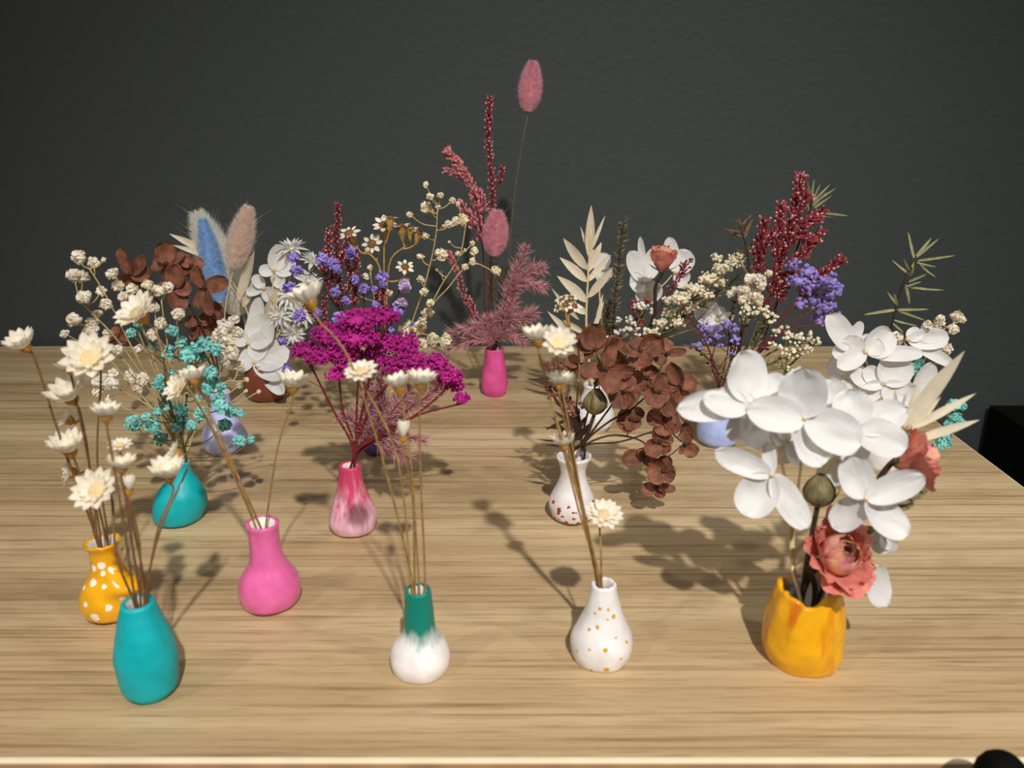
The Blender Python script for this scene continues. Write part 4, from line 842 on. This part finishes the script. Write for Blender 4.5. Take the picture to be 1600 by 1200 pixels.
heather(k, 'thin dark stem with a tiny magenta tuft', [[(745, 525), (728, 470), (712, 420), (700, 395)], [(756, 520), (742, 490), (733, 466)]], 4, 0.3, dens=2.0, start=0.3, m1='rosy')
fern(k, 'dusty pink feathery fern spilling over the slim pink vase', [[(790, 470), (805, 430), (822, 385)], [(800, 455), (825, 425), (846, 420)], [(795, 450), (820, 440), (848, 450)], [(780, 530), (800, 500), (826, 495)], [(775, 535), (750, 510), (705, 520)], [(775, 535), (740, 530), (700, 545)], [(770, 530), (790, 520), (820, 535)], [(770, 530), (765, 505), (790, 485)], [(790, 500), (800, 470), (805, 440)], [(770, 540), (755, 520), (760, 500)], [(790, 500), (815, 500), (835, 488)]], 'fern', 'red_stem', n=420, lnpx=26, i=5, dy=-0.4, ang=(0.4, 1.15), w=0.00024)
fern(k, 'dry brown needle twig between the pink stems', [[(775, 520), (780, 460), (795, 415)], [(772, 520), (768, 460), (770, 410)]], 'russet_leaf', 'dark_stem', n=60, lnpx=30, i=6, dy=0.2, ang=(0.6, 1.3), w=0.0003, name='needle_twig', curl=0.1)

# ------------------------------------------------------------------ pearl white vase with rust flecks: brown hydrangea
k = 'white_rust'
hydrangea(k, 'large brown dried hydrangea hanging over the rust flecked vase', [
    (947, 577, -1.2, [(905, 579, 28, -.2), (958, 527, 40, -.3), (957, 616, 40, -.5), (990, 582, 26, .3)]),
    (930, 546, -0.4, [(923, 506, 42, -.2), (898, 528, 28, .3), (912, 556, 26, .2), (950, 540, 30, .3)]),
    (1000, 548, -0.3, [(974, 546, 30, -.3), (1035, 530, 40, .1), (1008, 575, 34, -.2), (1000, 525, 30, .3)]),
    (1042, 553, 0.4, [(1073, 548, 14, -.2), (1020, 560, 30, 0), (1040, 530, 24, .3)]),
    (975, 612, -0.8, [(976, 640, 40, -.5), (955, 630, 30, 0), (1000, 620, 30, 0), (985, 585, 30, .2)]),
    (1063, 602, -0.4, [(1048, 566, 28, 0), (1090, 594, 32, -.2), (1062, 634, 28, -.3), (1038, 606, 22, .2)]),
    (1030, 612, -0.9, [(1012, 632, 36, -.3), (1048, 620, 30, -.2), (1030, 582, 32, 0), (1052, 650, 28, 0)]),
    (905, 570, 0.6, [(884, 560, 24, .2), (890, 585, 30, .2), (920, 590, 26, .2)]),
    (1038, 655, -0.3, [(1040, 682, 32, -.3), (1055, 640, 34, .1), (1010, 650, 28, .2), (1062, 672, 24, .1)]),
    (985, 655, -0.2, [(970, 672, 30, -.2), (992, 672, 30, -.3), (966, 645, 26, .2), (1005, 640, 26, .2)]),
    (1030, 690, -0.4, [(1010, 710, 30, -.3), (1022, 668, 26, .1), (1052, 684, 22, .1), (1045, 708, 24, -.2)]),
    (1070, 694, 0.2, [(1062, 710, 12, -.2), (1088, 712, 24, -.1), (1075, 675, 20, .2)]),
    (1036, 736, -0.3, [(1018, 716, 24, 0), (1012, 746, 34, -.3), (1056, 742, 32, -.3), (1045, 712, 26, .1)]),
    (1005, 712, 0.2, [(972, 718, 26, -.2), (1000, 700, 18, .1), (1020, 728, 16, 0)]),
    (1024, 760, 0.0, [(1002, 770, 22, -.2), (1036, 778, 20, -.2), (1056, 764, 18, 0), (1028, 748, 16, .2)]),
    (1010, 590, 0.6, [(1000, 610, 36, 0), (985, 600, 34, .1), (1020, 570, 34, .2), (1030, 600, 34, .1)]),
    (960, 545, 0.8, [(945, 530, 32, .2), (975, 530, 34, .2), (970, 570, 34, .2)]),
    (1072, 660, 0.5, [(1074, 690, 22, -.1), (1068, 640, 20, .1)])],
    'brown_petal', 'dark_stem', [[(915, 690), (950, 660), (985, 640), (1020, 610)], [(915, 695), (960, 680), (1010, 695), (1025, 745)], [(908, 690), (925, 620), (940, 570)], [(915, 690), (965, 620), (1000, 560)], [(918, 695), (970, 690), (1035, 672), (1065, 690)]], i=0, cupv=0.2, center='dark_stem', r=0.0007, tilt=0.8, ruf=0.12)
rosebud(k, 'olive dried rosebud before the brown hydrangea', (930, 628), (0.1, 1, 0.25), 38, [(912, 690)], 1, -0.8)
cluster_plant(k, 'dark red berry cluster flowers at the left of the hydrangea', [(866, 574, 32, 26), (862, 612, 30, 24), (882, 625, 28, 26), (896, 640, 30, 28), (875, 588, 20, 16), (888, 660, 26, 22)], 'dark_red', 'dark_stem', [[(895, 690), (880, 630), (866, 585)], [(895, 690), (885, 650), (866, 620)]], 2, 0.2, fl=6.0, name='pepperberry_sprig', dens=0.7)
leafy(k, 'thin dark dried leaves sticking out left of the flecked vase', [(893, 690), (885, 655), (880, 620)], [(880, 590, 823, 594, 5), (885, 670, 848, 668, 4), (884, 690, 838, 686, 4), (888, 698, 850, 695, 5), (885, 655, 852, 672, 6), (890, 680, 860, 650, 4), (895, 680, 915, 650, 10), (897, 690, 925, 660, 10), (892, 690, 872, 660, 8), (900, 690, 885, 640, 10), (905, 690, 900, 630, 12), (890, 660, 862, 640, 5)], 'dark_stem', 'dark_stem', 3, 0.1, 'lance', name='dried_leaf_twig', r=0.0006)
rodanthe(k, 'white flower tuft on golden stalk before the bleached ruscus', [(878, 468, 24, (-.3, .8, .4)), (892, 464, 24, (.1, .9, .4)), (884, 476, 24, (-.1, .4, .9)), (898, 478, 24, (.4, .5, .7)), (872, 480, 20, (-.7, .3, .5))], [[(900, 640), (905, 560), (890, 510)]], 4, 0.4)

# ------------------------------------------------------------------ plain white vase behind: ruscus, rosemary, rose, white hydrangea, filler
k = 'white_back'
leafy(k, 'bleached ruscus branch with pointed leaves against the wall', [(920, 560), (916, 500), (919, 430), (923, 360)], [(920, 402, 924, 320, 24, -.1), (922, 395, 946, 336, 10, .3), (918, 390, 907, 354, 8, .3), (917, 421, 880, 372, 26, -.3), (917, 440, 874, 402, 24, -.2), (917, 472, 870, 431, 28, -.4), (918, 425, 940, 378, 22, .2), (919, 465, 958, 418, 22, -.4), (918, 440, 955, 398, 18, .5), (905, 500, 862, 450, 14, .2), (930, 515, 942, 458, 12, 0), (905, 535, 855, 486, 18, -.2), (922, 530, 944, 470, 12, .2), (912, 520, 880, 500, 16, -.4), (917, 490, 885, 470, 22, .2)], 'ruscus', 'cream_stem', 0, 0.0, 'point', 0.22, r=0.0011)
fern(k, 'dark upright rosemary spike beside the ruscus', [[(955, 580), (958, 500), (966, 420), (975, 342)], [(950, 580), (948, 520), (952, 470)]], 'rosemary', 'dark_stem', n=420, lnpx=17, i=1, dy=0.4, ang=(0.7, 1.35), w=0.0005, name='rosemary_sprig', curl=0.15)
hydrangea(k, 'white hydrangea floret behind the dried rose by the wall', [
    (1006, 440, 0.8, [(1000, 370, 12, 0), (984, 392, 30, -.1), (984, 445, 34, -.3), (1030, 385, 30, .3), (1018, 475, 44, -.2)]),
    (1055, 425, 1.0, [(1078, 392, 36, 0), (1045, 370, 24, .2), (1072, 445, 30, .1)]),
    (1120, 500, -0.2, [(1085, 478, 44, -.2), (1148, 492, 16, -.3), (1112, 512, 30, -.4), (1125, 478, 22, .3)]),
    (935, 420, 1.0, [(926, 390, 22, .1), (948, 395, 24, .1), (950, 440, 30, 0)])],
    'white_petal', 'cream_stem', [[(960, 580), (1000, 500), (1010, 450)], [(965, 585), (1040, 530), (1115, 505)], [(945, 560), (938, 480), (936, 430)]], i=2, dy=2.6)
rose(k, 'coral dried rose rising before the dark wall', (1036, 402), (0.05, 0.95, 0.3), 52, [(985, 560), (1020, 500), (1024, 450)], 3, 0.0, openk=0.15, nin=8, nout=6)
heather(k, 'short dark twig with crimson buds right of the dried rose', [[(1035, 475), (1055, 440), (1080, 405)], [(1055, 445), (1068, 425), (1066, 412)]], 4, -0.2, dens=2.0, start=0.2, trunk=[(980, 570), (1015, 510)], name='bud_twig')
cluster_plant(k, 'cream goldenrod plume leaning right toward the purple statice', [(1150, 408, 34, 30), (1130, 420, 36, 28), (1108, 436, 38, 28), (1085, 452, 38, 26), (1065, 466, 34, 26), (1075, 480, 34, 24), (1100, 458, 34, 24), (1050, 490, 32, 24), (1035, 505, 30, 22), (1125, 440, 26, 20), (1060, 505, 24, 18), (1120, 402, 20, 14), (1045, 470, 26, 20), (1020, 520, 24, 18)], 'yellow_puff', 'green_stem', [[(975, 590), (1030, 520), (1080, 470), (1150, 415)]], 5, -1.0, fl=4.8, name='goldenrod_plume', dens=1.15)
cluster_plant(k, 'tiny white wax flowers low between rosemary and rose', [(1003, 478, 30, 14), (1015, 484, 20, 14), (978, 500, 30, 18), (985, 512, 26, 18), (1000, 518, 24, 16), (970, 522, 24, 14), (1018, 518, 20, 16), (955, 530, 24, 10)], 'white_puff', 'green_stem', [[(955, 600), (980, 540), (1000, 495)], [(955, 600), (970, 550), (975, 515)]], 6, -0.4, fl=6.0, name='wax_flower_sprig', dens=0.45)
cluster_plant(k, 'small dusky red buds among the tiny white flowers', [(992, 480, 20, 22), (1000, 502, 18, 16), (1012, 470, 14, 12)], 'dark_red', 'dark_stem', [[(960, 590), (985, 540), (995, 500)]], 7, 0.0, fl=6.5, name='bud_cluster_sprig', dens=0.7)

# ------------------------------------------------------------------ periwinkle vase: statice, red limonium, olive filler
k = 'sky'
heather(k, 'crimson limonium plume standing tall over the statice', [[(1180, 560), (1200, 480), (1225, 390), (1245, 310), (1252, 276)], [(1195, 470), (1185, 400), (1195, 345)], [(1205, 440), (1215, 380), (1222, 318)], [(1215, 420), (1250, 360), (1285, 330)], [(1210, 440), (1250, 400), (1285, 362)], [(1225, 380), (1245, 330), (1262, 305)], [(1190, 480), (1215, 450), (1245, 420)], [(1200, 420), (1190, 390), (1208, 365)], [(1215, 500), (1270, 440), (1314, 404)], [(1200, 490), (1220, 460), (1225, 430)], [(1230, 370), (1262, 345), (1282, 340)], [(1222, 395), (1240, 370), (1272, 375)]], 0, 0.2, dens=3.0, bl=11, wid=7, tipk=0.35, start=0.3, name='limonium_plume')
cluster_plant(k, 'lilac blue statice cluster right of the crimson plume', [(1240, 415, 26, 22), (1262, 425, 34, 26), (1245, 440, 34, 26), (1272, 445, 40, 30), (1292, 440, 36, 30), (1300, 460, 30, 30), (1270, 470, 36, 24), (1290, 480, 40, 30), (1255, 455, 26, 22), (1300, 498, 28, 24), (1285, 500, 34, 20), (1310, 450, 18, 20), (1250, 475, 24, 18)], 'purple_puff', 'red_stem', [[(1165, 570), (1215, 510), (1265, 460)], [(1165, 570), (1230, 510), (1295, 470)], [(1165, 575), (1225, 520), (1290, 505)]], 1, 0.0, fl=6.5, name='statice_sprig', dens=0.8, r=0.0006)
cluster_plant(k, 'small violet statice left above the periwinkle vase', [(1100, 515, 26, 20), (1120, 520, 34, 24), (1138, 510, 30, 26), (1148, 532, 20, 18), (1088, 542, 20, 16), (1130, 535, 24, 18), (1105, 530, 24, 16), (1142, 552, 12, 10)], 'purple_puff', 'dark_stem', [[(1122, 600), (1112, 570), (1120, 530)], [(1125, 600), (1135, 560), (1140, 525)]], 2, -0.3, fl=6.5, name='statice_sprig', dens=0.7, r=0.0005)
spray(k, 'cream everlasting puffs grouped beside the crimson plume', [[(1150, 580), (1165, 500), (1185, 440)], [(1150, 580), (1160, 520), (1150, 460)]], [(1172, 436, 20), (1187, 437, 20), (1178, 448, 18), (1190, 446, 18), (1165, 454, 20), (1150, 455, 18), (1141, 459, 14), (1172, 462, 24), (1184, 466, 22), (1160, 468, 18), (1201, 428, 15, 'yellow_puff'), (1163, 500, 17), (1155, 452, 14), (1182, 455, 16)], 'cream_puff', 'dark_stem', i=3, dy=-0.5, spread=0.5, name='everlasting_spray')
cluster_plant(k, 'olive and cream filler blossoms hanging over the white petals', [(1180, 482, 34, 26), (1195, 490, 30, 24), (1205, 497, 24, 22), (1168, 485, 24, 20), (1222, 520, 36, 26), (1240, 530, 36, 22), (1258, 525, 34, 22), (1270, 535, 26, 18), (1235, 555, 40, 30), (1255, 548, 30, 22), (1225, 575, 34, 26), (1240, 580, 24, 20), (1212, 540, 24, 18)], 'yellow_puff', 'green_stem', [[(1140, 600), (1170, 540), (1185, 500)], [(1145, 600), (1190, 560), (1230, 540), (1262, 535)], [(1145, 600), (1190, 580), (1228, 575)]], 4, -0.5, fl=6.0, name='filler_sprig', dens=0.35)
fern(k, 'olive needle leaves woven through the filler blossoms', [[(1160, 600), (1200, 570), (1250, 550)], [(1150, 590), (1180, 540), (1200, 490)], [(1160, 600), (1200, 590), (1240, 585)]], 'olive_leaf', 'dark_stem', n=190, lnpx=18, i=5, dy=-0.4, ang=(0.5, 1.2), w=0.0003, name='needle_twig', curl=0.1)
leafy(k, 'russet needle twig left of the crimson plume', [(1150, 560), (1170, 470), (1168, 400), (1157, 355)], [(1160, 362, 1130, 357, 4), (1160, 368, 1136, 370, 4), (1160, 355, 1146, 339, 4), (1161, 350, 1175, 335, 4), (1162, 365, 1177, 342, 4), (1163, 372, 1174, 350, 4), (1160, 360, 1153, 340, 5), (1166, 390, 1182, 376, 4), (1168, 400, 1150, 388, 4), (1162, 370, 1140, 362, 4), (1170, 420, 1188, 405, 4), (1170, 430, 1155, 410, 4), (1163, 362, 1170, 338, 4)], 'russet_leaf', 'dark_stem', 6, 0.3, 'needle', name='needle_twig', r=0.0009)
leafy(k, 'bronze needle twig tip peeking behind the crimson plume', [(1180, 560), (1230, 430), (1262, 340), (1272, 300)], [(1268, 312, 1262, 282, 5), (1268, 310, 1272, 280, 4), (1270, 315, 1297, 288, 4), (1270, 318, 1307, 293, 4), (1272, 325, 1300, 305, 4), (1268, 330, 1326, 337, 5), (1266, 334, 1310, 340, 4), (1268, 320, 1283, 286, 4), (1264, 330, 1256, 300, 4), (1270, 322, 1292, 300, 4)], 'olive_leaf', 'dark_stem', 7, 0.8, 'needle', name='needle_twig', r=0.0007)
leafy(k, 'thorny dark twigs spreading over the small violet statice', [(1125, 600), (1105, 540), (1075, 492), (1062, 470)], [(1100, 530, 1130, 505, 3), (1095, 520, 1062, 500, 3), (1085, 505, 1110, 480, 3), (1080, 500, 1052, 515, 3), (1108, 550, 1062, 537, 3), (1115, 575, 1068, 578, 6), (1118, 585, 1140, 550, 3), (1112, 570, 1098, 555, 3), (1118, 590, 1105, 585, 3), (1075, 495, 1066, 470, 3), (1072, 490, 1092, 470, 3), (1120, 590, 1145, 575, 3)], 'russet_leaf', 'red_stem', 8, -0.6, 'needle', name='thorny_twig', r=0.0007)

# ------------------------------------------------------------------ bouquet behind the mustard vase
k = 'hidden'
leafy(k, 'green rosemary like sprig standing up at the right', [(1385, 560), (1400, 480), (1418, 425), (1432, 400)], [(1428, 403, 1419, 362, 5), (1431, 402, 1456, 371, 6), (1432, 402, 1468, 372, 5), (1434, 407, 1493, 399, 5), (1434, 408, 1464, 433, 6), (1420, 428, 1394, 406, 5), (1422, 424, 1412, 404, 4), (1420, 440, 1449, 428, 5), (1418, 448, 1477, 453, 5), (1415, 445, 1421, 475, 6), (1400, 475, 1386, 456, 5), (1402, 478, 1397, 458, 5), (1400, 484, 1349, 492, 6), (1402, 484, 1453, 483, 5), (1404, 486, 1446, 501, 5), (1396, 500, 1434, 509, 4), (1425, 418, 1430, 396, 4), (1432, 410, 1464, 417, 4), (1416, 448, 1440, 440, 4), (1395, 505, 1412, 520, 4), (1422, 432, 1428, 412, 5)], 'olive_leaf', 'dark_stem', 0, 0.8, 'needle', name='rosemary_sprig', r=0.0008)
hydrangea(k, 'white hydrangea at the back right below the green sprig', [
    (1330, 545, -0.2, [(1292, 492, 40, -.1), (1300, 552, 28, -.3), (1346, 502, 22, .1), (1340, 525, 34, -.2)]),
    (1352, 550, -0.5, [(1394, 518, 48, .3), (1308, 574, 30, -.5), (1372, 528, 40, .1), (1445, 552, 26, -.4)]),
    (1418, 530, 0.2, [(1484, 528, 34, -.3), (1492, 572, 20, -.5), (1440, 516, 24, .2)]),
    (1380, 600, -0.6, [(1328, 588, 34, -.1), (1350, 576, 30, .2), (1415, 556, 54, .2), (1340, 624, 34, -.4), (1420, 630, 40, -.6)]),
    (1318, 590, 0.4, [(1298, 560, 34, .1), (1330, 560, 40, .2), (1300, 610, 34, 0), (1340, 600, 30, .1)]),
    (1428, 632, -0.2, [(1456, 566, 34, .1), (1394, 590, 34, -.2), (1420, 605, 34, -.4), (1400, 640, 36, -.2)])],
    'white_petal', 'cream_stem', [[(1372, 640), (1362, 590), (1352, 560)], [(1378, 640), (1400, 580), (1416, 540)], [(1370, 640), (1330, 600)]], i=1, dy=-0.2)
spray(k, 'cream gypsophila peeking over the white hydrangea at right', [[(1400, 640), (1440, 570), (1470, 520), (1490, 505)], [(1390, 620), (1400, 540)]], [(1400, 529, 24), (1392, 533, 16), (1449, 509, 21), (1467, 504, 20), (1470, 497, 14), (1495, 494, 20), (1503, 499, 14), (1490, 514, 20), (1480, 545, 20), (1472, 541, 16), (1484, 572, 16), (1464, 512, 14)], 'cream_puff', 'cream_stem', i=2, dy=0.5, spread=0.5)
spray(k, 'turquoise blossoms at the far right beside the bleached leaves', [[(1410, 660), (1450, 650), (1490, 640)], [(1405, 640), (1428, 585)], [(1410, 670), (1470, 690)]], [(1434, 568, 20), (1424, 582, 20), (1418, 596, 18), (1428, 574, 16), (1466, 560, 20), (1490, 632, 22), (1502, 634, 18), (1492, 652, 24), (1500, 660, 18), (1484, 664, 20), (1475, 684, 24), (1470, 694, 20), (1480, 692, 16), (1462, 605, 18)], 'teal_puff', 'green_stem', i=3, dy=0.3, spread=0.4)

# ------------------------------------------------------------------ mustard vase: white hydrangea, roses, bud, bleached leaves
k = 'mustard'
hydrangea(k, 'large pure white hydrangea filling the mustard vase', [
    (1256, 654, -1.0, [(1252, 574, 74, -.2), (1166, 642, 56, -.5), (1346, 694, 66, -.2), (1284, 730, 56, -.6)]),
    (1180, 626, -0.2, [(1158, 550, 74, 0), (1230, 590, 46, .2), (1058, 640, 50, -.7), (1182, 704, 52, -.6)]),
    (1168, 640, -0.5, [(1100, 622, 40, -.3), (1142, 690, 34, .3), (1120, 612, 36, .2)]),
    (1205, 742, -0.8, [(1118, 706, 38, -.1), (1200, 690, 22, .2), (1160, 804, 62, -.4), (1262, 826, 46, -.4)]),
    (1352, 779, -1.2, [(1326, 712, 54, .1), (1446, 744, 46, -.3), (1300, 826, 46, .3), (1420, 836, 54, -.3)]),
    (1335, 668, -0.1, [(1418, 638, 52, .2), (1418, 700, 56, -.5), (1325, 608, 60, .4), (1340, 730, 50, .1)]),
    (1300, 640, 0.9, [(1330, 600, 56, .2), (1290, 590, 50, .3), (1345, 650, 56, .1), (1300, 700, 60, 0)]),
    (1378, 830, -0.2, [(1384, 866, 40, 0), (1400, 850, 36, .1), (1365, 850, 30, .1)]),
    (1368, 884, -0.4, [(1386, 950, 46, -.1)]),
    (1230, 690, 0.8, [(1205, 660, 50, .2), (1215, 725, 44, .1), (1260, 710, 50, .2), (1240, 640, 50, .2)]),
    (1310, 720, 0.5, [(1290, 760, 44, .2), (1345, 740, 46, .1), (1330, 690, 46, .2)])],
    'white_petal', 'cream_stem', [[(1237, 880), (1236, 830), (1214, 775), (1208, 748)], [(1238, 880), (1238, 820), (1250, 740), (1256, 680)], [(1240, 880), (1245, 800), (1290, 730), (1330, 690)], [(1240, 870), (1290, 820), (1345, 790)], [(1245, 880), (1320, 860), (1366, 882)], [(1237, 870), (1225, 740), (1185, 640)]], i=2, cupv=0.2, r=0.0008, ruf=0.1, tilt=0.45)
rose(k, 'large coral dried rose with purple heart over the mustard vase', (1312, 866), (0.22, 0.42, 0.88), 116, [(1262, 880, .4)], 0, -1.0, openk=0.75, hk=0.72, nin=9, nout=9)
rose(k, 'second coral dried rose tilted right under the bleached leaves', (1436, 716), (0.85, 0.25, 0.25), 84, [(1280, 880, .4), (1345, 790, .3)], 4, 0.2, openk=0.65, hk=0.95)
rosebud(k, 'green dried rosebud right above the large coral rose', (1280, 767), (0.05, 1, 0.2), 48, [(1262, 870)], 1, -0.6)
leafy(k, 'bleached pointed leaves fanning right behind the second rose', [(1290, 870), (1370, 760), (1410, 690)], [(1412, 668, 1508, 548, 40, -.2), (1420, 672, 1526, 614, 22, .1), (1425, 690, 1531, 656, 24, -.3), (1408, 665, 1436, 590, 18, .3), (1402, 660, 1398, 608, 14, .1), (1415, 678, 1470, 620, 22, .4), (1404, 668, 1418, 612, 14, -.2)], 'ruscus', 'cream_stem', 5, 0.6, 'point', 0.2)
leafy(k, 'small olive green rose leaves beneath the white petals at right', [(1290, 870), (1340, 820), (1390, 780)], [(1385, 785, 1456, 760, 26, 0), (1380, 790, 1430, 788, 22, .1), (1330, 830, 1382, 832, 20, 0), (1340, 822, 1384, 850, 6, 0)], 'bud_green', 'dark_stem', 3, 0.3, 'oval', name='rose_leaf_twig')
fern('white_back', 'olive needle greenery under the cream goldenrod plume', [[(1030, 530), (1075, 490), (1130, 450)], [(1060, 500), (1110, 470), (1155, 430)], [(1000, 545), (1020, 530), (1050, 510)]], 'olive_leaf', 'green_stem', n=90, lnpx=20, i=8, dy=0.3, ang=(0.5, 1.2), w=0.0003, name='needle_twig', curl=0.12, trunk=[(975, 590)])
heather('sky', 'dark branching twigs rising from the periwinkle vase', [[(1130, 600), (1150, 540), (1175, 490)], [(1140, 590), (1160, 560), (1195, 545)], [(1128, 590), (1105, 560), (1080, 540)], [(1150, 560), (1185, 520), (1215, 480)], [(1145, 570), (1140, 520), (1146, 470)]], 9, -0.2, dens=0.6, bl=8, wid=2, stem='dark_stem', m1='dark_stem', m2='russet_leaf', name='bare_twig', cat='foliage')
